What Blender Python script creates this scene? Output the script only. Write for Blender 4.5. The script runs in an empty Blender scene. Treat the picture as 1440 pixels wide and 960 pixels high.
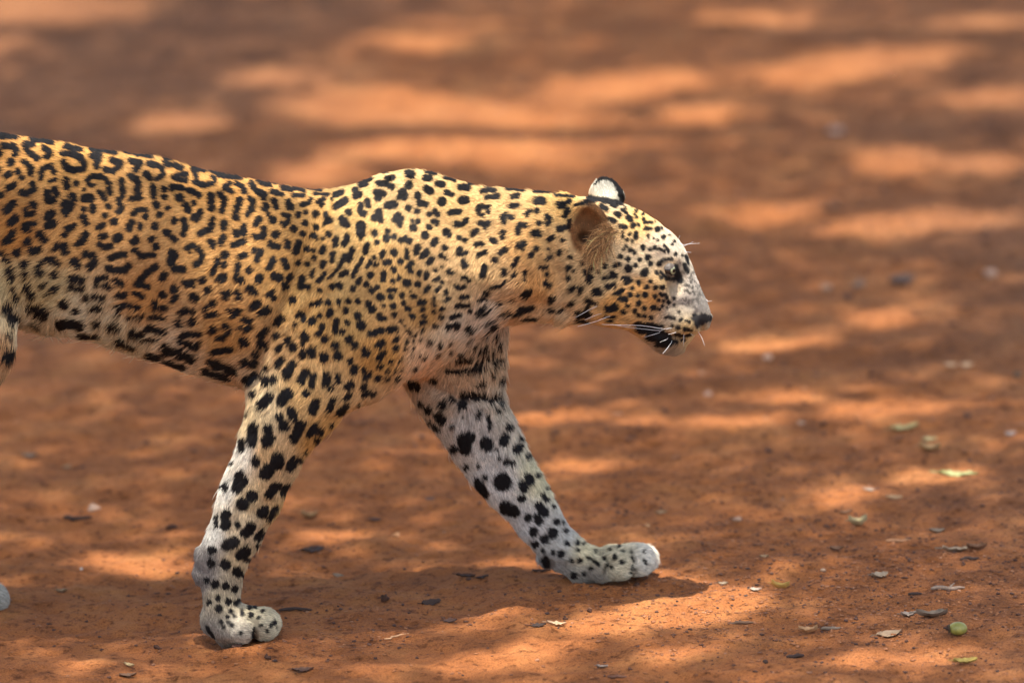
import bpy, math, random
import numpy as np
from mathutils import Vector

random.seed(7)
rng = np.random.default_rng(11)
scene = bpy.context.scene
col = scene.collection

# ------------------------------------------------------------------ camera, world, sun
PITCH = math.radians(14.0)
DIST = 12.0
LENS = 36.0 * DIST / 1.33
FPX = LENS / 36.0 * 1440.0
cp, sp = math.cos(PITCH), math.sin(PITCH)
FW = np.array([0.0, cp, -sp]); UP = np.array([0.0, sp, cp])
_zt = 0.0
def _cam(zt): return np.array([0.0, 0.0, zt]) - DIST * FW
def P(u, v, y, C=None):
    """point at world depth y seen at photo coordinates (u, v)"""
    if C is None: C = CAM
    d = FW + np.array([1.0, 0, 0]) * ((u - 720.0) / FPX) + UP * ((480.0 - v) / FPX)
    return C + d * ((y - C[1]) / d[1])
_zt = -P(340, 905, -0.11, _cam(0.0))[2]
CAM = _cam(_zt)
def uv_of(X):
    q = X - CAM
    dep = q @ FW
    return 720.0 + FPX * q[:, 0] / dep, 480.0 - FPX * (q @ UP) / dep

cam_d = bpy.data.cameras.new('camera'); cam = bpy.data.objects.new('camera', cam_d); col.objects.link(cam)
cam.location = CAM; cam.rotation_euler = (math.radians(90) - PITCH, 0, 0)
cam_d.lens = LENS; cam_d.sensor_width = 36.0; cam_d.clip_start = 0.5; cam_d.clip_end = 2000
cam_d.dof.use_dof = True; cam_d.dof.focus_distance = DIST - 0.03; cam_d.dof.aperture_fstop = 2.8
scene.camera = cam

SUN_TO = np.array([0.0, -0.18, 1.0]); SUN_TO /= np.linalg.norm(SUN_TO)
elev = math.asin(SUN_TO[2]); azim = math.atan2(SUN_TO[0], SUN_TO[1])
w = bpy.data.worlds.new('World'); scene.world = w; w.use_nodes = True
nt = w.node_tree; bg = nt.nodes['Background']
sky = nt.nodes.new('ShaderNodeTexSky'); sky.sky_type = 'NISHITA'; sky.sun_disc = False
sky.dust_density = 4.0; sky.sun_elevation = elev; sky.sun_rotation = azim
nt.links.new(sky.outputs[0], bg.inputs[0]); bg.inputs[1].default_value = 0.15
sd = bpy.data.lights.new('sun', 'SUN'); sd.energy = 3.2; sd.angle = math.radians(0.5); sd.color = (1.0, 0.95, 0.88)
sun = bpy.data.objects.new('sun', sd); col.objects.link(sun)
sun.rotation_euler = Vector(SUN_TO).to_track_quat('Z', 'Y').to_euler(); sun.location = (0, 0, 20)
vs = scene.view_settings
vs.view_transform = 'Standard'; vs.look = 'None'; vs.gamma = 1.0; vs.use_curve_mapping = False
vs.exposure = 1.62
scene.cycles.use_denoising = True; scene.cycles.denoising_prefilter = 'ACCURATE'; scene.cycles.denoising_input_passes = 'RGB_ALBEDO_NORMAL'
scene.cycles.max_bounces = 6; scene.cycles.diffuse_bounces = 4
scene.cycles.sample_clamp_indirect = 6.0

# ------------------------------------------------------------------ small helpers
def lin(c):
    c = np.asarray(c, dtype=np.float64) / 255.0
    return np.where(c <= 0.04045, c / 12.92, ((c + 0.055) / 1.055) ** 2.4)
def tag(o, label=None, cat=None, group=None, kind=None):
    if label: o['label'] = label
    if cat: o['category'] = cat
    if group: o['group'] = group
    if kind: o['kind'] = kind
    return o
def mesh_obj(name, V, F, mat=None, parent=None, smooth=True):
    me = bpy.data.meshes.new(name)
    V = np.asarray(V, dtype=np.float32); F = np.asarray(F, dtype=np.int32)
    if F.ndim == 2:
        k = F.shape[1]
        me.vertices.add(len(V)); me.vertices.foreach_set('co', V.ravel())
        me.loops.add(F.size); me.loops.foreach_set('vertex_index', F.ravel())
        me.polygons.add(len(F)); me.polygons.foreach_set('loop_start', np.arange(0, F.size, k, dtype=np.int32))
        me.update(calc_edges=True); me.validate()
    if smooth: me.polygons.foreach_set('use_smooth', np.ones(len(me.polygons), dtype=bool))
    if mat: me.materials.append(mat)
    o = bpy.data.objects.new(name, me); col.objects.link(o)
    if parent: o.parent = parent
    return o
def empty(name, loc):
    o = bpy.data.objects.new(name, None); o.empty_display_size = 0.05; o.location = loc; col.objects.link(o); return o

def _hash(ix, iy, iz, s):
    h = (ix.astype(np.int64) * 374761393 + iy.astype(np.int64) * 668265263 + iz.astype(np.int64) * 2147483647 + s * 974634777) & 0xFFFFFFFF
    h = ((h ^ (h >> 13)) * 1274126177) & 0xFFFFFFFF
    h = (h ^ (h >> 16))
    return (h & 0xFFFF) / 32767.5 - 1.0
def noise2(x, y, s=0):
    x = np.asarray(x, float); y = np.asarray(y, float)
    ix = np.floor(x); iy = np.floor(y); fx = x - ix; fy = y - iy
    fx = fx * fx * fx * (fx * (fx * 6 - 15) + 10); fy = fy * fy * fy * (fy * (fy * 6 - 15) + 10)
    z = np.zeros_like(ix)
    a = _hash(ix, iy, z, s); b = _hash(ix + 1, iy, z, s); c = _hash(ix, iy + 1, z, s); d = _hash(ix + 1, iy + 1, z, s)
    return (a + (b - a) * fx) * (1 - fy) + (c + (d - c) * fx) * fy
def fbm2(x, y, o=3, s=0):
    r = 0; a = 1.0
    for k in range(o):
        r = r + a * noise2(x * 2 ** k + 17.3 * k, y * 2 ** k - 9.1 * k, s + k); a *= 0.5
    return r

# node helper
class NT:
    def __init__(self, name):
        self.m = bpy.data.materials.new(name); self.m.use_nodes = True
        self.t = self.m.node_tree; self.n = self.t.nodes; self.l = self.t.links
        self.b = self.n['Principled BSDF']
    def new(self, typ, **kw):
        nd = self.n.new(typ)
        for k, v in kw.items(): setattr(nd, k, v)
        return nd
    def link(self, a, b): self.l.new(a, b)
    def noise(self, vec, scale, detail=4, rough=0.55, dist=0.0):
        nd = self.new('ShaderNodeTexNoise'); nd.inputs['Scale'].default_value = scale
        nd.inputs['Detail'].default_value = detail; nd.inputs['Roughness'].default_value = rough; nd.inputs['Distortion'].default_value = dist
        self.link(vec, nd.inputs['Vector']); return nd.outputs['Fac']
    def ramp(self, fac, stops):
        nd = self.new('ShaderNodeValToRGB'); cr = nd.color_ramp
        while len(cr.elements) < len(stops): cr.elements.new(0.5)
        for e, (p_, c) in zip(cr.elements, stops):
            e.position = p_; e.color = (*c, 1) if len(c) == 3 else c
        self.link(fac, nd.inputs[0]); return nd.outputs[0]
    def mix(self, fac, a, b, mode='MIX'):
        nd = self.new('ShaderNodeMix', data_type='RGBA', blend_type=mode)
        for src, i in ((fac, 0), (a, 6), (b, 7)):
            if hasattr(src, 'node'): self.link(src, nd.inputs[i])
            else: nd.inputs[i].default_value = (*src, 1) if i and len(src) == 3 else src
        return nd.outputs[2]
    def math(self, op, a, b=0.0, clamp=False):
        nd = self.new('ShaderNodeMath', operation=op); nd.use_clamp = clamp
        for src, i in ((a, 0), (b, 1)):
            if hasattr(src, 'node'): self.link(src, nd.inputs[i])
            else: nd.inputs[i].default_value = src
        return nd.outputs[0]
    def bump(self, h, strength, dist):
        nd = self.new('ShaderNodeBump'); nd.inputs['Strength'].default_value = strength; nd.inputs['Distance'].default_value = dist
        self.link(h, nd.inputs['Height']); return nd.outputs[0]
    def pos(self): return self.new('ShaderNodeNewGeometry').outputs['Position']

def simple_mat(name, c, rough=0.8, var=0.25, scale=60, bump=0.3, spec=0.3):
    M = NT(name); tc = M.new('ShaderNodeTexCoord').outputs['Object']
    f = M.noise(tc, scale, 4)
    a = np.array(c)
    M.link(M.ramp(f, [(0.3, tuple(a * (1 - var))), (0.7, tuple(np.minimum(a * (1 + var), 0.95)))]), M.b.inputs['Base Color'])
    M.b.inputs['Roughness'].default_value = rough; M.b.inputs['Specular IOR Level'].default_value = spec
    if bump: M.link(M.bump(f, bump, 0.002), M.b.inputs['Normal'])
    return M.m

# ------------------------------------------------------------------ ground
XP = P(340, 905, -0.11)[0]
def gz0(x, y):
    return 0.039 * 6.0 * np.tanh((x - XP) / 6.0)
PAWS = [(P(335, 900, -.11)[0], -.108), (P(865, 818, .125)[0], .122)]
def gz(x, y, fine=True):
    x = np.asarray(x, float); y = np.asarray(y, float)
    z = gz0(x, y)
    far = np.clip((np.hypot(x, y) - 3) / 4, 0, 1)
    z = z + 0.006 * fbm2(x * 2.2 + 3, y * 2.2 + 1, 3, 3) * (1 + 6 * far)
    for (px_, py_) in PAWS:      # soil pushed up a little round the planted paws
        dd = np.hypot((x - px_) / 1.25, y - py_); z = z + 0.0045 * np.exp(-((dd - 0.052) / 0.018) ** 2)
    if fine:
        near = 1 - far
        z = z + near * (0.0040 * fbm2(x * 11, y * 11, 3, 21) + 0.0024 * fbm2(x * 45, y * 45, 2, 31))
        r = noise2(x * 26 + 4, y * 26, 41); z = z + near * 0.004 * np.clip(r - 0.45, 0, 1)
    return z
def axis(lo, hi, fine_lo, fine_hi, step, grow):
    a = list(np.arange(fine_lo, fine_hi + step / 2, step))
    s = step; x = fine_lo; left = []
    while x > lo: s *= grow; x -= s; left.append(x)
    s = step; x = fine_hi; right = []
    while x < hi: s *= grow; x += s; right.append(x)
    return np.array(left[::-1] + a + right)
gx = axis(-500, 500, -0.85, 0.85, 0.0055, 1.06)
gy = axis(-500, 900, -0.5, 0.9, 0.0055, 1.022)
GX, GY = np.meshgrid(gx, gy, indexing='ij')
GZ = gz(GX, GY)
nx, ny = GX.shape
idx = np.arange(nx * ny).reshape(nx, ny)
Fq = np.stack([idx[:-1, :-1], idx[1:, :-1], idx[1:, 1:], idx[:-1, 1:]], -1).reshape(-1, 4)
M = NT('laterite dirt')
pos = M.pos()
big = M.noise(pos, 1.6, 4, 0.6, 0.4); mid = M.noise(pos, 9.0, 5, 0.6, 0.3); fine = M.noise(pos, 70, 5, 0.65); grain = M.noise(pos, 420, 3, 0.7)
base = M.ramp(mid, [(0.28, (0.235, 0.082, 0.025)), (0.5, (0.37, 0.132, 0.041)), (0.72, (0.46, 0.185, 0.060))])
brown = M.ramp(mid, [(0.3, (0.15, 0.066, 0.030)), (0.7, (0.28, 0.125, 0.056))])
sx = M.new('ShaderNodeSeparateXYZ'); M.link(pos, sx.inputs[0])
# the verge on the right and the littered far left are browner soil than the worn track
r1 = M.math('ADD', M.math('MULTIPLY', sx.outputs[0], 1.7), -0.62)
r2 = M.math('ADD', M.math('MULTIPLY', sx.outputs[0], -1.5), M.math('ADD', M.math('MULTIPLY', sx.outputs[1], 0.5), -1.55))
vg = M.math('MAXIMUM', r1, r2)
vg = M.math('ADD', vg, M.math('MULTIPLY', M.math('SUBTRACT', big, 0.5), 2.2), True)
vg = M.math('MULTIPLY', vg, 0.75)
c1 = M.mix(vg, base, brown)
fr = M.ramp(fine, [(0.32, (0.36, 0.33, 0.32)), (0.47, (1, 1, 1)), (0.62, (1.0, 1.0, 1.0)), (0.78, (1.35, 1.3, 1.25))])
c2 = M.mix(1.0, c1, fr, 'MULTIPLY')
gr = M.ramp(grain, [(0.34, (0.45, 0.43, 0.43)), (0.5, (1, 1, 1)), (0.7, (1.2, 1.18, 1.15))])
c3 = M.mix(0.8, c2, gr, 'MULTIPLY')
M.link(c3, M.b.inputs['Base Color']); M.b.inputs['Roughness'].default_value = 0.95; M.b.inputs['Specular IOR Level'].default_value = 0.12
h = M.math('ADD', M.math('MULTIPLY', fine, 1.0), M.math('MULTIPLY', grain, 0.35))
M.link(M.bump(h, 1.0, 0.010), M.b.inputs['Normal'])
MAT_DIRT = M.m
ground = mesh_obj('ground', np.stack([GX, GY, GZ], -1).reshape(-1, 3), Fq, MAT_DIRT)
tag(ground, kind='structure')

def on_ground(u, v):
    y = 0.0
    for _ in range(30):
        p = P(u, v, y); zg = gz0(p[0], p[1])
        y += (p[2] - zg) / math.tan(PITCH) * 0.9
    p = P(u, v, y)
    return np.array([p[0], p[1], float(gz(p[0], p[1]))])

# ------------------------------------------------------------------ shade trees, their crowns broken by gaps where the sun comes through
# patches of sunlight on the track: x, y, half length, half depth, turn (metres, degrees)
SPOTS_PX = [(205,790,68,11,6),(150,778,30,7,0),(470,748,42,6,-6),(565,832,60,8,-5),(630,822,40,8,-8),(520,848,60,9,-5),(720,925,105,10,-11),(860,882,62,12,-8),
 (950,928,48,8,-4),(1010,845,62,17,0),(970,868,55,13,0),(905,862,40,10,0),(1220,930,40,8,0),(1195,690,42,9,-6),(1320,668,60,8,-3),
 (1030,593,60,7,-4),(1240,575,92,11,-2),(1110,556,50,6,0),(780,587,60,5,-4),(1300,925,38,9,0),(1180,700,26,5,0),
 (820,650,42,5,0),(1240,445,38,7,0),(1090,484,60,5,-6),(1230,318,62,10,-4),(1345,305,70,9,-6),(1265,227,52,9,0),(1385,232,42,8,0),
 (1390,137,46,12,0),(1130,100,60,12,-8),(1230,78,80,14,-8),(1350,55,90,15,-6),(985,165,42,11,0),(900,115,110,13,0),(760,180,72,18,0),
 (570,150,80,20,4),(640,200,120,13,2),(470,143,58,18,0),(250,173,42,14,0),(380,105,60,9,-8),(600,48,50,18,8),(40,15,130,24,-12),(440,240,46,12,0),
 (720,215,90,12,0),(1060,35,60,12,0),(840,130,60,10,0),(560,205,70,14,0),(1080,300,46,7,-8),(880,190,60,10,0),(700,165,90,14,0),(-60,60,60,14,0),(1520,40,60,12,0),
 (900,595,30,4,0),(720,790,30,4,0),(330,905,-1,0,0)]
gaps = []   # (centre, long axis, half length, half depth, softness)
for (u, v, ru, rv, a) in SPOTS_PX:
    if ru < 0: continue
    c = on_ground(u, v); e = on_ground(u + ru * math.cos(math.radians(a)), v + ru * math.sin(math.radians(a))); n_ = on_ground(u, v - rv)
    ax = e[:2] - c[:2]; L = np.linalg.norm(ax); gaps.append((c, ax / L, L, abs(n_[1] - c[1]), 0.25 if v > 480 else 0.8))
for (u, v, y, r, ry) in [(930, 340, -0.02, 0.05, 0.05), (850, 262, 0.05, 0.035, 0.05), (978, 400, -0.02, 0.03, 0.03), (545, 240, -0.06, 0.05, 0.04), (880,290,0,0.035,0.03),
                         (700,262,0,0.05,0.02),(330,246,0,0.12,0.03),(90,200,0,0.09,0.03),(680,350,-.07,0.05,0.04),(335,640,-.1,0.03,0.05),(600,300,-.09,0.06,0.03)]:
    gaps.append((P(u, v, y), np.array([1.0, 0.0]), r, ry, 0.9))

MB = NT('bark'); tc = MB.new('ShaderNodeTexCoord').outputs['Object']
f = MB.noise(tc, 14, 6, 0.65, 0.6)
MB.link(MB.ramp(f, [(0.3, (0.045, 0.032, 0.024)), (0.7, (0.15, 0.115, 0.09))]), MB.b.inputs['Base Color']); MB.b.inputs['Roughness'].default_value = 0.9
MB.link(MB.bump(f, 1.0, 0.03), MB.b.inputs['Normal'])
ML = NT('tree leaf'); oi = ML.new('ShaderNodeNewGeometry').outputs['Random Per Island']
ML.link(ML.ramp(oi, [(0.0, (0.035, 0.07, 0.018)), (1.0, (0.08, 0.12, 0.035))]), ML.b.inputs['Base Color']); ML.b.inputs['Roughness'].default_value = 0.5

def tube(path, radii, n=10, flat=1.0):
    path = np.asarray(path, float); V = []; F = []
    m = len(path)
    for i in range(m):
        t = path[min(i + 1, m - 1)] - path[max(i - 1, 0)]; t /= np.linalg.norm(t) + 1e-9
        a = np.cross(t, [0.31, 0.83, 0.46]); a /= np.linalg.norm(a) + 1e-9; b = np.cross(t, a)
        for k in range(n):
            th = 2 * math.pi * k / n
            V.append(path[i] + radii[i] * (math.cos(th) * a + math.sin(th) * flat * b))
    for i in range(m - 1):
        for k in range(n):
            F.append((i * n + k, i * n + (k + 1) % n, (i + 1) * n + (k + 1) % n, (i + 1) * n + k))
    c0 = len(V); V.append(path[0]); V.append(path[-1])
    for k in range(n):
        F.append((c0, (k + 1) % n, k, k)); F.append((c0 + 1, (m - 1) * n + k, (m - 1) * n + (k + 1) % n, (m - 1) * n + (k + 1) % n))
    return np.array(V), F
def poly_obj(name, V, F, mat, parent=None, smooth=True):
    me = bpy.data.meshes.new(name)
    F = [tuple(dict.fromkeys(f)) for f in F]
    me.from_pydata([tuple(v) for v in V], [], F); me.update()
    if smooth: me.polygons.foreach_set('use_smooth', np.ones(len(me.polygons), dtype=bool))
    me.materials.append(mat)
    o = bpy.data.objects.new(name, me); col.objects.link(o)
    if parent: o.parent = parent
    return o

def shade_tree(bx, by, cx, cy, R, nleaf, label, seed):
    r = np.random.default_rng(seed)
    bz = float(gz0(bx, by)) - 0.1
    root = empty('shade_tree', (bx, by, bz)); tag(root, label, 'tree', 'trees shading the track')
    top = np.array([0.1, 0.0, 3.6])
    path = [np.array([0, 0, 0.0]), np.array([0.05, 0.02, 0.8]), np.array([-0.03, 0.06, 1.8]), np.array([0.04, 0, 2.8]), top]
    V, F = tube(path, [0.34, 0.25, 0.21, 0.19, 0.15], 14); poly_obj('trunk', V, F, MB.m, root)
    for k in range(9):
        th = 2 * math.pi * k / 9 + r.uniform(-.2, .2); rr = R * r.uniform(0.55, 0.85)
        end = np.array([cx - bx + rr * math.cos(th), cy - by + rr * math.sin(th), 4.9 + r.uniform(-.3, .5)])
        midp = top * 0.55 + end * 0.45 + np.array([0, 0, 0.35])
        V, F = tube([top - [0, 0, .25], top * .8 + midp * .2, midp, end], [0.09, 0.075, 0.05, 0.012], 8); poly_obj('limb', V, F, MB.m, root)
    n = nleaf
    rad = R * np.sqrt(r.random(n)); th = r.random(n) * 2 * math.pi
    ctr = np.stack([cx + rad * np.cos(th), cy + rad * np.sin(th), 4.5 + r.random(n) * 1.9 * np.sqrt(np.clip(1 - (rad / R) ** 2, 0.08, 1))], -1)
    # clumps: leave thin places between the boughs
    dens = fbm2(ctr[:, 0] * 1.1, ctr[:, 1] * 1.1, 3, seed)
    keep = r.random(n) < np.clip(0.245 + 0.03 * dens, 0.17, 0.32)
    for (c, ax, L, Wd, soft_) in gaps:
        mg = 0.014 if soft_ < 0.5 else 0.028
        q = ctr - c; t = q[:, 2] / SUN_TO[2]
        hx = q[:, 0] - SUN_TO[0] * t; hy = q[:, 1] - SUN_TO[1] * t
        a = (hx * ax[0] + hy * ax[1]) / (L + mg); b = (-hx * ax[1] + hy * ax[0]) / (Wd + mg)
        keep &= (np.sqrt(a * a + b * b) - 1 + soft_ * 0.4) / soft_ > r.random(len(ctr))
    ctr = ctr[keep]; n = len(ctr)
    d = r.normal(size=(n, 3)); d[:, 2] *= 0.35; d /= np.linalg.norm(d, axis=1, keepdims=True)
    nn = r.normal(size=(n, 3)) * 0.45; nn[:, 2] += 1; s = np.cross(d, nn); s /= np.linalg.norm(s, axis=1, keepdims=True)
    L = r.uniform(0.019, 0.032, (n, 1)); W = L * 0.42
    V = np.stack([ctr - d * L, ctr + s * W - d * L * .1, ctr + d * L, ctr - s * W - d * L * .1], 1).reshape(-1, 3) - np.array([bx, by, bz])
    mesh_obj('crown', V, np.arange(4 * n).reshape(-1, 4), ML.m, root, smooth=False)
shade_tree(2.9, 1.6, 1.2, 0.9, 4.3, 560000, 'broad leafy tree at the right of the track casting dappled shade', 5)
shade_tree(-3.3, 3.6, -1.3, 2.4, 4.3, 560000, 'broad leafy tree at the far left of the track casting dappled shade', 6)

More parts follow.
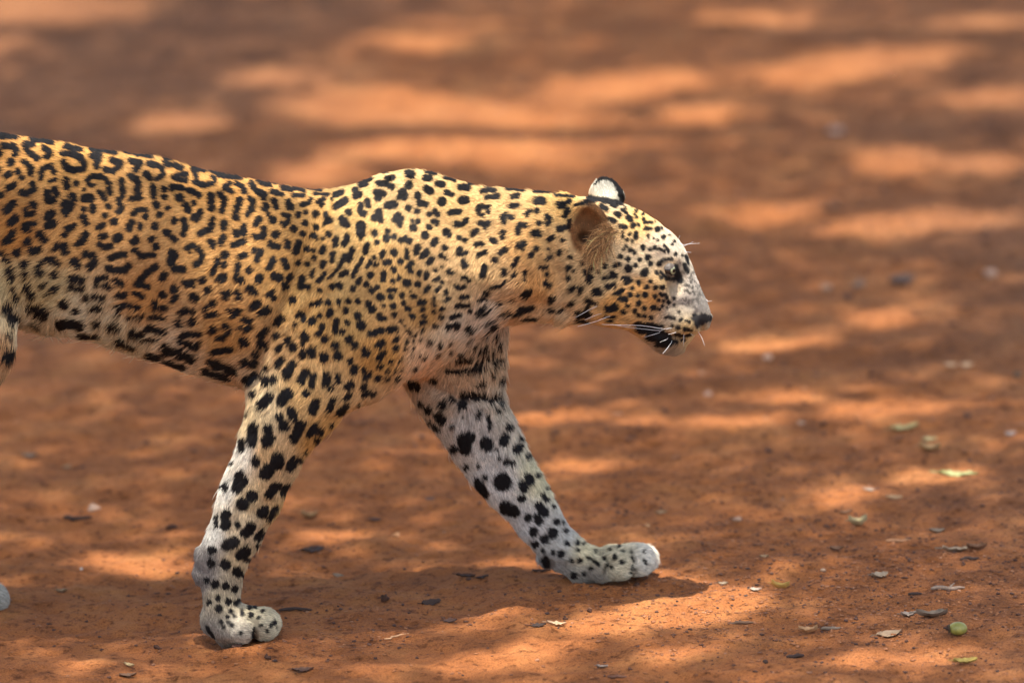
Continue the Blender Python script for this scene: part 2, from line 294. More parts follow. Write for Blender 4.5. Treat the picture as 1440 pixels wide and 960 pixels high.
# ------------------------------------------------------------------ leopard: coat map
# marks of the coat, plus painted shade in the toe creases: strokes (x1,y1,...,xn,yn,r) in local units of each patch: (u0, v0, units per pixel)
COAT = [
(0,180,6,"""0,40,250,60,480,90,700,130,9;0,75,140,78,19;30,155,120,155,140,185,24;0,215,28;135,225,24;95,290,31;280,95,360,105,450,130,19;220,135,290,140,19;215,140,245,200,320,260,24;380,175,430,205,400,240,25
205,285,235,310,270,330,255,385,21;150,365,25;185,420,24;55,405,80,385,25;0,350,20;355,420,360,350,430,320,460,370,22;420,450,470,430,17;560,160,690,180,19;530,220,600,220,680,245,715,300,710,345,640,360,570,345,540,290,24
780,180,880,190,980,205,21;785,235,840,235,820,320,26;950,270,1020,300,1000,340,950,365,890,350,24;1060,190,1150,215,1280,240,17;1110,280,1190,300,1150,350,25;1260,305,1340,320,1380,350,1380,400,1330,425,21;1240,390,1270,420,27;1400,290,1440,320,24
560,440,570,500,27;650,470,27;740,440,790,410,860,410,920,460,930,550,21;740,440,760,480,790,480,15;850,545,880,590,25;720,595,770,595,32;715,525,14;1030,440,1040,570,24;1110,410,1160,440,1170,560,26;1110,600,1180,590,21;1295,500,1300,570,26;1385,520,25;1390,585,25
70,510,120,475,25;0,570,20,570,25;190,545,230,560,290,510,280,470,25;400,545,410,610,450,610,29;470,520,480,560,27;430,530,470,520,14;610,575,630,590,29;550,640,600,650,560,710,36;60,690,110,640,36;215,690,220,730,280,720,23;285,650,32
400,750,440,720,34;410,820,450,800,34;420,770,410,800,19;710,690,23;780,690,790,670,29;700,750,730,800,26;920,660,26;890,740,26;1000,610,1030,670,1000,710,22;1130,720,1170,690,1230,690,21;1230,750,24;1090,850,1110,800,29;1180,840,1190,820,21;1310,640,1330,660,24;1355,730,25;1420,680,21
970,790,30;830,840,870,820,25;90,800,130,760,31;210,820,290,810,21;205,860,240,860,24;570,850,620,830,29;545,900,24;1310,830,34;1410,885,27"""),
(0,300,6,"""45,240,100,200,110,160,29;235,240,34;340,180,380,220,35;265,315,320,305,31;140,330,37;20,340,60,400,27;720,180,700,240,660,260,29;490,280,540,270,29;555,320,32;460,305,19;850,195,895,190,22;840,260,880,290,930,275,23;990,210,1005,200,35
1130,240,1150,220,32;1270,220,1300,205,21;1320,280,31;1140,310,1200,360,1300,350,23;1405,165,29;340,430,330,470,25;340,510,34;400,390,460,390,490,430,29;465,520,35;620,410,650,400,650,450,31;720,340,790,360,800,420,750,460,27;930,380,1000,350,1060,350,23;920,460,960,480,1040,485,1090,440,27;1440,380,20
1320,450,1250,490,1180,570,25;1160,600,1250,620,24;1370,550,1390,520,31;210,430,200,440,35;205,525,29;85,490,85,560,31;600,550,690,560,29;590,630,700,635,21;820,550,890,540,23;815,600,24;880,610,930,625,19;980,570,1030,600,27;360,610,28;460,640,31;405,690,18;230,630,37;260,690,34;100,655,20;125,725,34
730,720,31;800,700,870,720,24;780,810,850,805,23;1000,695,1050,695,28;1140,680,1200,700,23;1000,790,1060,780,24;1000,840,27;1110,790,1170,800,21;1090,880,1190,880,17;1370,685,34;1300,750,1310,790,1400,800,24;1280,875,1390,885,21;240,810,320,790,29;350,850,58;540,770,41;640,820,29;60,810,43;110,890,43"""),
(0,400,6,"""500,340,590,330,680,350,38;820,330,34;950,360,43;1000,370,20;690,430,830,440,21;1000,480,1060,510,1120,535,24;1120,410,1190,430,38;1250,370,1380,400,29;1260,470,24;1200,470,1330,470,14;1280,600,1350,620,20;1400,570,34;1420,660,20;110,310,48;80,420,28;60,620,90,580,44;20,530,15;280,330,330,370,12;20,830,20"""),
(200,200,6,"""200,130,330,140,460,175,17;210,180,270,200,340,215,21;280,290,340,270,375,275,21;280,300,330,320,375,325,21;430,220,470,235,540,245,15;440,230,460,300,21;445,340,540,370,600,350,625,320,600,295,19;600,240,700,290,21;620,210,690,235,12;740,290,840,300,19;760,260,830,290,10;880,275,960,300,10
700,390,740,350,21;720,390,760,420,19;800,350,850,375,15;865,410,29;260,375,340,390,23;260,390,27;400,410,440,420,23;480,445,28;440,510,25;320,470,37;580,450,590,500,585,560,27;600,445,19;655,435,695,480,690,540,670,580,23;830,485,810,540,790,640,26;800,640,28;910,480,940,500,930,560,890,610,23
930,350,960,400,1000,430,24;1040,440,1030,470,24;1010,350,1090,365,12;980,330,1150,350,8;1100,415,1180,440,19;1190,385,1260,400,21;1280,390,1370,410,14;1280,450,1360,450,16;1240,500,1240,550,24;1270,545,18;1420,480,1410,510,1350,530,17;1040,550,34;1115,490,1135,550,21;1065,605,18;1105,655,34
1190,610,1240,620,1240,660,1200,700,19;1175,680,15;1320,610,25;1380,590,18;1375,680,28;1280,730,29;1355,770,27;370,540,390,570,29;430,630,460,650,490,590,23;440,625,20;270,660,30;350,660,370,720,350,780,24;215,765,34;270,815,32;600,650,580,730,490,770,24;690,680,690,720,27;690,800,670,840,29;580,840,600,880,25
860,710,860,770,24;800,770,34;770,870,850,840,26;960,690,990,650,27;1030,730,1020,800,960,800,24;940,790,20;1130,780,34;1090,870,1150,880,24;1085,840,15;1230,840,1230,880,26;1320,850,1295,920,27;1390,900,27;1430,790,20"""),
(200,340,6,"""380,50,430,30,480,60,510,110,490,180,21;460,190,29;400,85,12;250,90,280,110,240,170,280,230,350,235,30;700,110,36;640,160,590,260,21;690,195,25;665,310,690,290,34;830,125,870,110,24;815,190,790,300,21;840,325,32;905,240,27;945,70,20;1000,80,970,150,24;1110,150,1070,220,27;1200,150,1220,210,26
1120,290,1160,300,34;985,320,990,300,35;910,390,950,420,32;350,340,440,330,19;380,370,430,370,19;510,325,29;545,410,560,400,27;440,470,44;270,395,37;290,460,260,500,24;690,440,740,430,27;700,480,25;810,430,820,470,24;600,520,29;540,565,27;550,620,630,610,24;740,590,770,620,820,580,25;935,545,980,510,32
1010,600,1060,570,34;1070,450,1100,420,21;1110,470,28;1250,290,1240,310,23;1210,370,34;1355,310,1340,370,32;1400,380,25;1270,490,34;320,600,370,570,430,590,23;310,690,37;420,670,37;600,740,37;700,720,730,760,29;640,815,690,810,24;830,720,880,745,920,710,19;870,660,910,670,24;860,845,44;1170,640,1140,680,29;1190,650,24
1050,740,1000,800,24;1130,790,28;1000,850,1040,880,27;330,800,400,780,480,780,24;320,840,400,870,450,890,24;480,860,25;230,920,330,930,27;600,930,750,910,24;960,950,34"""),
(340,420,6,"""170,390,37;120,470,29;30,370,32;100,550,34;60,550,25;200,580,30;100,660,34;60,710,25;170,660,25;300,440,320,410,20;590,45,21;640,40,660,20,24;730,30,24;820,20,24;900,20,24;980,20,24;660,140,20;740,130,750,110,27;880,100,27;480,130,520,130,520,180,19;450,225,21;470,150,14;590,195,600,180,31;680,245,27;650,295,27
800,190,790,240,25;795,275,21;890,200,23;850,275,24;980,140,31;1010,220,40;1070,45,27;1100,85,31;1160,150,1165,160,29;1205,160,21;1275,60,24;1200,55,14;1365,30,20;1400,80,1410,80,21;1290,135,24;1350,185,15;1085,295,1180,270,26;1255,265,1295,255,30;1410,275,20;1310,335,1300,345,19;1375,230,9;1390,370,9
400,340,380,370,27;430,410,36;530,310,540,330,32;510,380,15;700,340,34;910,340,34;955,390,32;790,390,32;810,480,40;1050,450,40;1150,395,1190,370,26;1155,505,1200,455,24;1305,420,27;1390,420,15;510,480,520,450,29;590,470,590,430,32;690,500,690,480,36;915,530,27;300,560,340,510,27;420,560,380,640,38
540,620,500,700,32;600,650,590,730,26;540,800,36;720,650,710,710,32;810,650,815,690,24;750,755,27;960,580,945,610,29;1035,605,27;1260,535,21;1170,570,24;1070,645,1040,665,24;1090,630,18;1240,610,21;1140,680,1160,660,19;1230,680,21;1320,675,20;1330,540,1360,500,6;1300,610,10;1350,600,12
895,740,920,720,32;1020,755,1040,730,21;1030,820,1070,780,17;1110,800,22;190,705,270,680,29;90,800,29;160,900,230,830,40;380,790,340,860,43;400,800,38;880,840,920,800,19;770,860,740,930,29;630,870,600,940,38;420,940,36;870,930,24;1000,900,15"""),
(300,540,4.8,"""850,200,900,150,21;890,210,21;910,80,21;450,220,29;530,190,540,220,31;480,280,38;590,270,550,360,31;545,375,27;650,340,690,280,21;720,315,29;705,380,21;800,275,15;270,290,260,390,34;370,300,31;360,390,380,360,38;190,440,190,380,20;285,520,31;435,500,430,530,43;370,580,350,600,43;550,510,520,560,29;595,520,18
180,610,160,700,33;190,650,43;75,690,25;420,690,380,740,31;440,690,25;500,690,470,740,21;260,760,40;200,810,43;330,870,34;350,850,29;400,870,420,840,21;380,910,18;80,900,90,870,31;15,900,15;90,940,30;165,945,16;240,945,24;630,460,10;125,530,10;225,200,10"""),
(265,720,4.8,"""245,90,28;335,85,18;385,140,420,100,35;185,90,190,20,10;260,220,310,200,35;160,255,25;155,345,29;250,350,34;465,170,500,140,23;350,290,390,260,31;395,320,22;475,225,16;330,400,34;120,460,20;180,485,27;248,495,25;312,515,23;375,430,12;198,575,19;268,600,23;320,610,17;140,610,18;340,595,12
205,650,24;285,662,15;362,682,15;420,690,15;265,705,14;410,640,14;450,632,12;500,665,10;470,710,10;220,738,14;268,740,10;240,772,12;290,757,12;350,815,9;490,765,9;580,745,15;550,765,9;525,800,9;310,700,9;360,660,10;440,780,435,850,9;125,770,165,840,7"""),  # second last stroke paints the shaded crease between the near toes
(560,440,4.8,"""630,110,670,95,16;605,160,16;665,170,14;500,190,14;515,240,19;560,260,600,240,19;640,260,12;690,225,20;435,280,17;365,265,14;400,325,500,315,13;530,350,630,300,15;660,355,700,320,17;330,390,420,400,15;440,395,590,380,13;640,410,16;700,460,710,430,14;540,490,590,470,10;440,560,580,570,27;430,615,34;640,590,680,555,26
235,460,25;100,480,36;120,500,30;145,610,18;205,650,28;300,620,31;365,590,21;290,720,280,700,34;260,690,21;240,770,15;205,735,14;270,790,15;360,770,15;440,710,8;550,665,16;535,705,16;605,690,620,780,11;675,660,16;705,610,15;440,850,450,910,43;480,840,38;595,880,600,890,43;720,840,710,870,29;750,770,27;370,920,29;800,920,820,900,27;665,920,12;830,845,12"""),
(620,600,4.8,"""165,275,20;250,265,14;255,390,285,450,34;295,340,18;240,360,21;445,235,25;490,245,16;390,210,10;590,195,20;655,325,18;415,370,60;590,340,600,370,27;550,380,565,420,24;545,485,24;430,540,490,570,40;690,460,715,490,15;660,530,700,580,27;765,535,14;585,610,27;650,610,660,635,25;780,635,20;622,705,29;755,715,35;700,755,31;635,790,25;845,695,14;720,410,10;830,645,10
850,785,18;920,780,16;755,845,14;810,855,24;685,830,10;930,830,10;878,900,12;935,905,15"""),
(740,680,6.4,"""545,655,590,680,650,725,9;700,670,19;725,725,13;765,745,13;795,660,25;860,705,17;865,600,10;945,610,13;828,560,15;750,590,10;940,660,10;965,690,12;1060,605,12;975,765,13;935,800,10;1050,680,1075,720,8;580,760,14;515,805,14;430,820,28;475,590,8;620,600,12;520,535,12;880,525,10"""),
(400,220,6.857,"""290,360,430,370,12;230,300,360,325,12;380,410,320,440,17;360,470,21;550,345,500,370,27;465,410,16;590,420,500,480,31;720,365,690,350,690,380,31;690,320,29;740,270,790,260,27;780,225,840,215,14;960,150,1040,120,12;990,215,1050,205,23;920,255,990,270,1040,290,27;885,345,960,360,29;905,400,34;1200,170,1230,180,36;1180,100,1260,110,10;1200,275,40
1140,350,1160,380,38;1110,390,27;1000,470,1060,460,36;1290,375,34;1360,200,27;1300,450,1360,460,27;800,430,815,470,26;735,470,730,520,27;760,550,34;910,540,920,570,36;870,590,34;930,615,29;1090,580,1110,600,40;1060,610,25;1110,650,34;1200,500,31;1280,530,27;1230,620,20;1285,625,25;1245,690,36;1370,300,25;1360,755,38;620,535,34;560,600,570,640,34;610,660,29;740,660,740,740,43;735,790,18
300,555,32;400,560,420,620,29;440,610,29;380,650,18;310,680,29;280,760,29;310,780,22;430,745,31;375,790,18;500,790,490,850,24;610,770,580,840,29;875,740,34;890,830,24;1000,720,25;985,785,32;1055,775,27;1130,805,27;1170,790,27;1215,815,27;800,850,780,920,24;1290,870,1270,920,27;385,880,365,920,24"""),
(400,320,6.857,"""280,220,22;290,290,24;225,350,25;135,335,25;470,260,460,310,26;385,330,370,370,21;650,220,620,320,23;655,210,27;580,270,540,370,23;520,400,430,490,11;385,440,330,520,19;285,410,260,470,12;340,600,24;550,450,600,430,25;750,300,720,360,660,470,19;730,490,710,530,22;460,570,27;530,560,34;660,590,29;830,330,800,370,20;865,290,20;885,350,25;955,240,940,270,22;1060,235,36;1185,220,1185,290,19
970,340,1010,325,24;1120,325,29;830,460,32;790,545,27;960,440,955,500,25;1055,405,27;1230,340,27;1200,380,24;1220,415,27;1045,510,24;1110,480,24;1180,530,38;1290,545,31;1305,430,1300,450,20;890,575,25;840,610,27;1010,605,1065,600,21;1030,665,24;930,670,34;1135,650,27;1215,610,12;1250,660,29"""),
(520,400,6,"""415,155,470,140,18;450,210,20;360,270,24;540,230,18;545,165,19;460,265,20;610,205,20;430,325,470,310,17;605,270,20;550,350,22;445,385,18;380,430,16;430,465,12;315,485,12;305,540,12;375,540,10;370,480,9;690,275,760,255,17;740,180,830,175,19;780,105,820,100,18;655,125,22;645,70,20;665,355,27;735,345,33;850,380,40;515,490,20;600,510,21;690,500,10
585,590,16;465,615,17;430,595,10;370,600,12;390,705,17;220,720,10;850,225,20;920,235,1000,230,21;950,265,12;1000,320,1060,320,14;990,80,27;920,135,980,130,14;1090,160,25;950,195,16;1110,255,1270,265,10;1270,220,1370,205,21;1300,295,1400,295,10;1200,140,14;1310,100,1340,60,27"""),
(560,230,8,"""310,165,355,165,35;330,290,370,310,37;450,230,510,235,31;540,330,610,350,26;700,265,790,270,33;310,85,430,120,12;540,165,640,190,17;800,225,860,235,8;495,430,50;710,420,765,410,40;940,310,1090,300,21;990,385,1130,365,21;1230,285,1430,300,13;1290,370,1350,365,29;1270,480,1350,470,26;1000,255,1060,262,7;590,550,690,545,31
900,500,910,570,24;920,480,1020,490,1020,550,21;950,580,20;655,680,710,690,29;765,640,33;740,670,29;355,570,24;420,540,440,570,27;410,520,20;345,715,33;395,650,24;440,660,27;425,690,15;545,765,40;580,805,27;530,780,29;845,790,880,760,33;930,670,990,680,26;1010,675,33;980,720,22;1180,600,1190,650,33;1210,570,20;1275,600,33;690,830,31;755,860,29;430,860,390,900,32
1180,780,35;1170,830,27;1080,870,29;1050,850,22;1110,880,22;880,910,940,900,26"""),
(700,240,8,"""420,225,640,240,14;650,275,860,290,10;440,340,510,345,39;690,390,740,390,35;800,350,27;330,490,29;370,450,25;440,450,29;560,520,580,550,33;560,590,29;470,590,29;240,640,230,690,31;250,610,29;305,620,31;420,705,460,700,41;580,770,620,750,26;240,850,280,870,25;230,830,22;300,810,31;440,880,32;30,930,90,880,25;730,785,24;570,880,18;700,915,27;380,945,25
760,510,790,450,29;700,650,750,640,33;800,560,810,660,22;980,340,1110,345,9"""),
(790,240,8,"""450,400,510,430,28;550,380,620,405,15;620,485,650,505,26;560,550,535,545,26;590,570,28;660,620,715,635,24;800,620,33;745,525,785,555,24;680,445,740,480,13;640,365,690,385,10;720,425,12;845,455,14;830,490,16;845,525,16;800,400,10;865,610,15;560,668,18;620,685,12;685,695,16;695,745,20;765,715,18;840,700,840,750,22;800,795,16;735,780,18;915,865,28;770,895,22;810,920,22;950,655,18;920,545,14;940,590,12;700,885,12;910,495,12;730,850,10;430,320,510,345,8"""),
(880,280,7.385,"""260,525,20;300,505,18;345,515,400,540,11;400,485,450,540,10;395,400,22;330,320,26;205,310,260,305,15;200,245,270,248,10;190,205,10;110,190,10;235,375,12;240,405,10;290,410,8;335,425,6;455,375,8;485,475,14;380,300,8;510,440,7;310,235,6;190,160,8;115,130,12;230,605,30;150,630,20;260,675,22;108,680,22;25,620,24;210,745,190,770,30;320,765,20;370,815,20;265,855,18;140,870,25;220,912,22;310,920,20;380,920,20;75,925,16;520,570,12;590,590,10;30,725,38"""),
(790,340,7.385,"""95,160,16;70,270,27;125,305,18;65,380,28;100,490,30;220,220,18;315,270,24;250,310,25;290,350,280,400,32;385,315,18;450,255,25;555,255,595,235,20;612,155,24;530,340,33;560,355,22;435,375,490,380,14;490,460,31;550,450,27;650,380,710,380,19;670,425,720,400,18;600,520,25;560,535,18;630,500,22;340,520,400,530,31;390,490,22;195,480,29;190,530,25;90,650,130,610,19
610,590,670,600,22;720,550,22;790,562,18;737,485,14;870,545,27;260,605,350,640,23;470,690,560,690,27;560,665,29;650,725,25;757,720,20;685,655,22;800,640,25;170,760,270,740,38;170,830,290,835,15;270,680,18;460,775,560,780,10;480,815,540,825,8;860,690,18;805,765,18;860,770,16"""),
(870,380,7.386,"""375,270,20;435,238,12;455,262,490,248,11;415,310,15;500,280,10;365,385,28;460,370,14;425,405,14;520,330,16;575,292,12;630,435,17;470,320,12;575,365,10;495,385,8;340,495,18;490,490,10;530,485,560,500,14;580,500,16;645,515,18;705,525,14;738,532,9;560,575,14;620,600,20;685,610,17;720,615,14;745,620,9;765,622,7;640,675,19;600,670,15;680,680,14;710,680,12;740,672,8;650,730,12;600,745,20;690,725,8;575,740,12
180,560,300,560,450,580,16;230,610,400,640,500,690,42;330,690,480,740,38;420,770,500,770,24;390,680,520,745,34;800,500,900,500,850,540,40;880,480,36;830,570,22;790,470,16"""),
(560,330,8,"""330,190,270,240,32;385,270,340,320,27;530,145,32;485,235,27;540,265,25;690,160,690,210,29;760,200,24;720,215,18;910,225,980,195,26;1150,205,1210,165,24;740,300,750,350,32;790,340,18;1090,285,32;1340,270,1300,350,27;970,360,955,450,34;425,395,24;490,365,18;575,390,24;560,430,610,430,19;325,420,310,480,24;1185,400,1190,450,27;1320,440,1290,480,20;1420,430,24;410,515,460,480,19;495,530,20
305,630,350,590,21;430,635,475,590,13;545,655,25;530,740,575,710,21;410,715,14;735,475,800,510,24;650,575,700,600,750,580,24;1050,590,1150,575,1210,530,15;985,665,35;710,705,790,695,19"""),
(700,340,8,"""380,155,27;690,130,24;600,170,560,200,23;315,340,24;500,290,540,285,24;480,285,22;565,365,27;295,440,18;225,480,12;540,460,580,490,29;340,560,290,610,26;370,565,14;600,620,600,680,24;640,640,24;580,770,730,775,18;310,880,440,875,10"""),
(0,360,4,"""1190,600,1320,650,24;1150,650,1280,690,16;930,520,1080,580,25;940,600,1040,630,15;840,560,900,575,18;1380,600,25;1390,700,28"""),
(0,0,1,"""829,278,850,282,873,286,3.2;836,260,843,253,1.2;843,252,850,250,860,251,2.4;858,251,868,258,873,272,875,286,2.6;866,258,869,266,2.0
808,289,816,286,824,285,1.2;826,287,836,290,845,302,850,318,1.6;925,371,933,366,945,365,1.7;949,376,952,384,957,394,4.4;929,371,927,373,1.8;930,383,937,391,948,393,1.7;978,445,986,447,996,448,4.2;766,787,769,793,5.5;854,789,848,804,0.2;887,777,891,789,888,802,0.2;386,870,388,882,0.1;980,452,988,452,4;962,372,967,382,2;965,360,968,370,1.6"""),  # the hairline strokes on the paws are painted shade between toes
]
MU0, MV0, MR = -720, 100, 2          # coat map origin and texels per pixel
MW, MH = (1060 - MU0) * MR, (1000 - MV0) * MR
coat_d = np.full((MH, MW), 30.0, dtype=np.float32)
def stroke(pts, r):
    pts = np.asarray(pts, float).reshape(-1, 2)
    lo = np.floor((pts.min(0) - r - 14 - [MU0, MV0]) * MR).astype(int); hi = np.ceil((pts.max(0) + r + 14 - [MU0, MV0]) * MR).astype(int)
    x0, y0 = np.maximum(lo, 0); x1, y1 = min(hi[0], MW), min(hi[1], MH)
    if x1 <= x0 or y1 <= y0: return
    X, Y = np.meshgrid(np.arange(x0, x1) / MR + MU0, np.arange(y0, y1) / MR + MV0)
    d = np.full(X.shape, 1e9)
    if len(pts) == 1: d = np.hypot(X - pts[0, 0], Y - pts[0, 1])
    for a, b in zip(pts[:-1], pts[1:]):
        ab = b - a; L2 = max(ab @ ab, 1e-6)
        t = np.clip(((X - a[0]) * ab[0] + (Y - a[1]) * ab[1]) / L2, 0, 1)
        d = np.minimum(d, np.hypot(X - a[0] - t * ab[0], Y - a[1] - t * ab[1]))
    s = coat_d[y0:y1, x0:x1]; np.minimum(s, d - r, out=s)
for (u0, v0, k, txt) in COAT:
    for it in txt.replace('\n', ';').split(';'):
        it = it.strip()
        if not it: continue
        q = [float(t) for t in it.split(',')]
        pts = np.array(q[:-1]).reshape(-1, 2) / k + [u0, v0]
        stroke(pts, q[-1] / k)
# rosettes on the hindquarters, where the photograph ends
rr = np.random.default_rng(4)
placed = []
for _ in range(4000):
    c = np.array([rr.uniform(-700, -14), rr.uniform(170, 930)])
    big = 15 if c[1] < 480 else 11
    if all(np.hypot(*(c - q[:2])) > big + q[2] + 3 for q in placed):
        placed.append((c[0], c[1], big))
        th0 = rr.uniform(0, 6.28)
        if big == 15:
            for k in range(3):
                a0 = th0 + k * 2.1; pts = [c + 9 * np.array([math.cos(a0 + j * .5), math.sin(a0 + j * .5)]) for j in range(3)]
                stroke(pts, rr.uniform(3, 4.5))
        else: stroke([c, c + rr.normal(size=2) * 3], rr.uniform(5, 8))

def samp(M_, u, v):
    x = np.clip((u - MU0) * MR, 0, MW - 2); y = np.clip((v - MV0) * MR, 0, MH - 2)
    ix = x.astype(int); iy = y.astype(int); fx = x - ix; fy = y - iy
    return (M_[iy, ix] * (1 - fx) + M_[iy, ix + 1] * fx) * (1 - fy) + (M_[iy + 1, ix] * (1 - fx) + M_[iy + 1, ix + 1] * fx) * fy

BASE = [(100,215,198,150,86),(300,258,198,150,88),(0,200,198,148,86),(560,255,200,164,114),(700,280,194,156,106),(800,285,205,160,95),(640,300,194,156,104),
(100,330,182,137,86),(300,350,187,143,91),(200,420,172,124,76),(320,470,176,129,79),(60,420,168,148,112),(200,300,185,140,85),(400,360,185,142,88),(20,330,165,115,62),
(48,468,206,196,176),(100,470,206,196,178),(180,494,198,184,160),(60,455,198,184,160),(140,480,190,178,156),(240,512,190,165,135),(330,540,186,152,116),(20,400,170,150,115),
(500,330,196,157,104),(550,400,177,136,86),(600,440,166,121,66),(480,450,186,146,92),(640,410,190,155,110),(540,500,175,125,65),(450,400,188,150,98),
(680,380,200,162,112),(760,400,187,137,82),(720,435,185,142,98),(790,445,200,170,130),(740,340,200,155,98),(820,400,192,158,112),
(650,470,208,188,162),(600,510,206,162,122),(690,455,214,190,165),(630,490,205,178,145),
(420,560,196,156,102),(370,570,206,182,142),(450,620,184,138,78),(340,640,218,208,194),(318,690,222,214,202),(372,640,198,160,112),(348,700,192,166,126),(330,740,188,166,136),(352,600,202,176,136),(380,690,196,162,118),(400,720,180,146,96),(300,750,205,198,188),(340,780,182,158,122),(283,790,118,110,106),(281,810,110,102,98),
(315,840,172,157,132),(340,885,168,157,142),(380,878,186,174,148),(300,890,128,118,108),(360,860,185,170,140),
(640,520,196,164,130),(700,520,196,172,142),(620,560,186,162,138),(660,600,198,188,178),(700,680,208,202,195),(740,740,196,192,188),(762,670,218,208,172),(790,755,190,186,178),(712,560,205,190,168),
(825,775,212,198,162),(870,785,208,194,164),(915,785,226,217,202),(830,812,138,128,118),(780,795,150,145,140),
(840,292,216,172,118),(900,312,222,178,114),(932,345,228,204,176),(955,350,224,208,188),(900,372,208,184,150),(870,430,196,142,76),(900,405,196,145,84),(920,420,190,130,66),(850,390,192,164,120),(945,405,190,168,140),(935,400,196,160,110),  # forehead points lightened: its sunlit patch is painted into the coat
(970,395,168,157,146),(986,425,152,143,136),(962,420,170,157,144),(978,410,158,148,138),(950,440,198,180,156),(965,465,202,168,114),(940,490,148,127,105),(890,450,195,150,95),(965,372,190,176,158),(948,372,150,120,90),  # snout greys raised, sunlight on the bridge painted in
(850,266,196,190,176),(860,262,190,184,170),(0,500,176,136,96),(-100,300,200,148,80),(-100,420,175,130,80),(-150,700,195,160,115),(-40,850,190,180,165),(5,850,182,176,166),(-400,500,190,140,80)]
BASE = np.array(BASE, float); _fl = (BASE[:, 0] < 560) & (BASE[:, 1] > 320) & (BASE[:, 1] < 500)
BASE[_fl, 4] *= 0.95
BASE_L = lin(BASE[:, 2:]) * np.where(BASE[:, 4:5] > 150, 0.88, 1.0) * np.array([1.0, 1.0, 0.92])
def idw(u, v, pts, vals, p=2.0, soft=150.0):
    out = np.zeros((len(u), vals.shape[1])); ws = np.zeros(len(u))
    for (a, b), val in zip(pts, vals):
        wt = 1.0 / ((u - a) ** 2 + (v - b) ** 2 + soft) ** p
        out += wt[:, None] * val; ws += wt
    return out / ws[:, None]
def near_ear(u, v):
    return ((u - 829) * 0.93 + (v - 322) * 0.37) ** 2 / 26.0 ** 2 + (-(u - 829) * 0.37 + (v - 322) * 0.93) ** 2 / 38.0 ** 2
def coat(u, v, jit=None, edge=0.9):
    base = idw(u, v, BASE[:, :2], BASE_L)
    n = 0.35 * noise2(u / 9.0, v / 9.0, 77) + 0.25 * noise2(u / 3.0, v / 3.0, 78)
    base = base * (1 + 0.16 * n)[:, None]
    # the grey snout is flecked
    fleck = np.exp(-(((u - 971) / 20) ** 2 + ((v - 404) / 34) ** 2))
    base = base * (1 + fleck * np.clip(1.9 * noise2(u / 2.4, v / 2.4, 79) + 1.1 * noise2(u / 6, v / 6, 80), -.8, .6))[:, None]
    du = dv = 0.0
    if jit is not None: du, dv = jit
    warp = 1.1 * noise2(u / 5.0, v / 5.0, 90)
    d = samp(coat_d, u + du + 0.9 * noise2(u / 4, v / 4, 91), v + dv + 0.9 * noise2(u / 4, v / 4, 92)) + warp * 0.6 - np.where((u > 800) & (v < 500), 1.2, 1.1)
    m = np.clip(0.5 - d / (2 * edge), 0, 1)
    # rosette hearts a little richer
    black = np.array([0.0085, 0.0068, 0.006])
    heart = np.clip(1 - d / 7.0, 0, 1) * (v < 520) * (u < 470)
    base = base * (1 - heart[:, None] * np.array([0.06, 0.16, 0.26]))
    return base * (1 - m[:, None]) + black * m[:, None], m

# ------------------------------------------------------------------ leopard: body volume
HH = 0.0031
gx_ = np.arange(-1.62, 0.32, HH, dtype=np.float32); gy_ = np.arange(-0.195, 0.215, HH, dtype=np.float32); gz_ = np.arange(-0.045, 0.735, HH, dtype=np.float32)
SD = np.full((len(gx_), len(gy_), len(gz_)), 0.09, dtype=np.float32)
def rngslice(ax, lo, hi):
    return slice(max(0, int(np.searchsorted(ax, lo))), min(len(ax), int(np.searchsorted(ax, hi))))
def smin(a, b, k):
    h = np.clip(0.5 + 0.5 * (b - a) / k, 0, 1)
    return b + (a - b) * h - k * h * (1 - h)
def put(sl, d, k, sub=False):
    s = SD[sl]
    if sub: SD[sl] = -smin(-s, d, k)
    else: SD[sl] = smin(s, d.astype(np.float32), k)
def spline(xq, xs, ys):
    # monotone-ish cubic (Catmull-Rom on uneven knots)
    xs = np.asarray(xs, float); ys = np.asarray(ys, float)
    m = np.gradient(ys, xs); i = np.clip(np.searchsorted(xs, xq) - 1, 0, len(xs) - 2)
    h = xs[i + 1] - xs[i]; t = np.clip((xq - xs[i]) / h, 0, 1)
    return (2*t**3-3*t**2+1)*ys[i] + (t**3-2*t**2+t)*h*m[i] + (-2*t**3+3*t**2)*ys[i+1] + (t**3-t**2)*h*m[i+1]
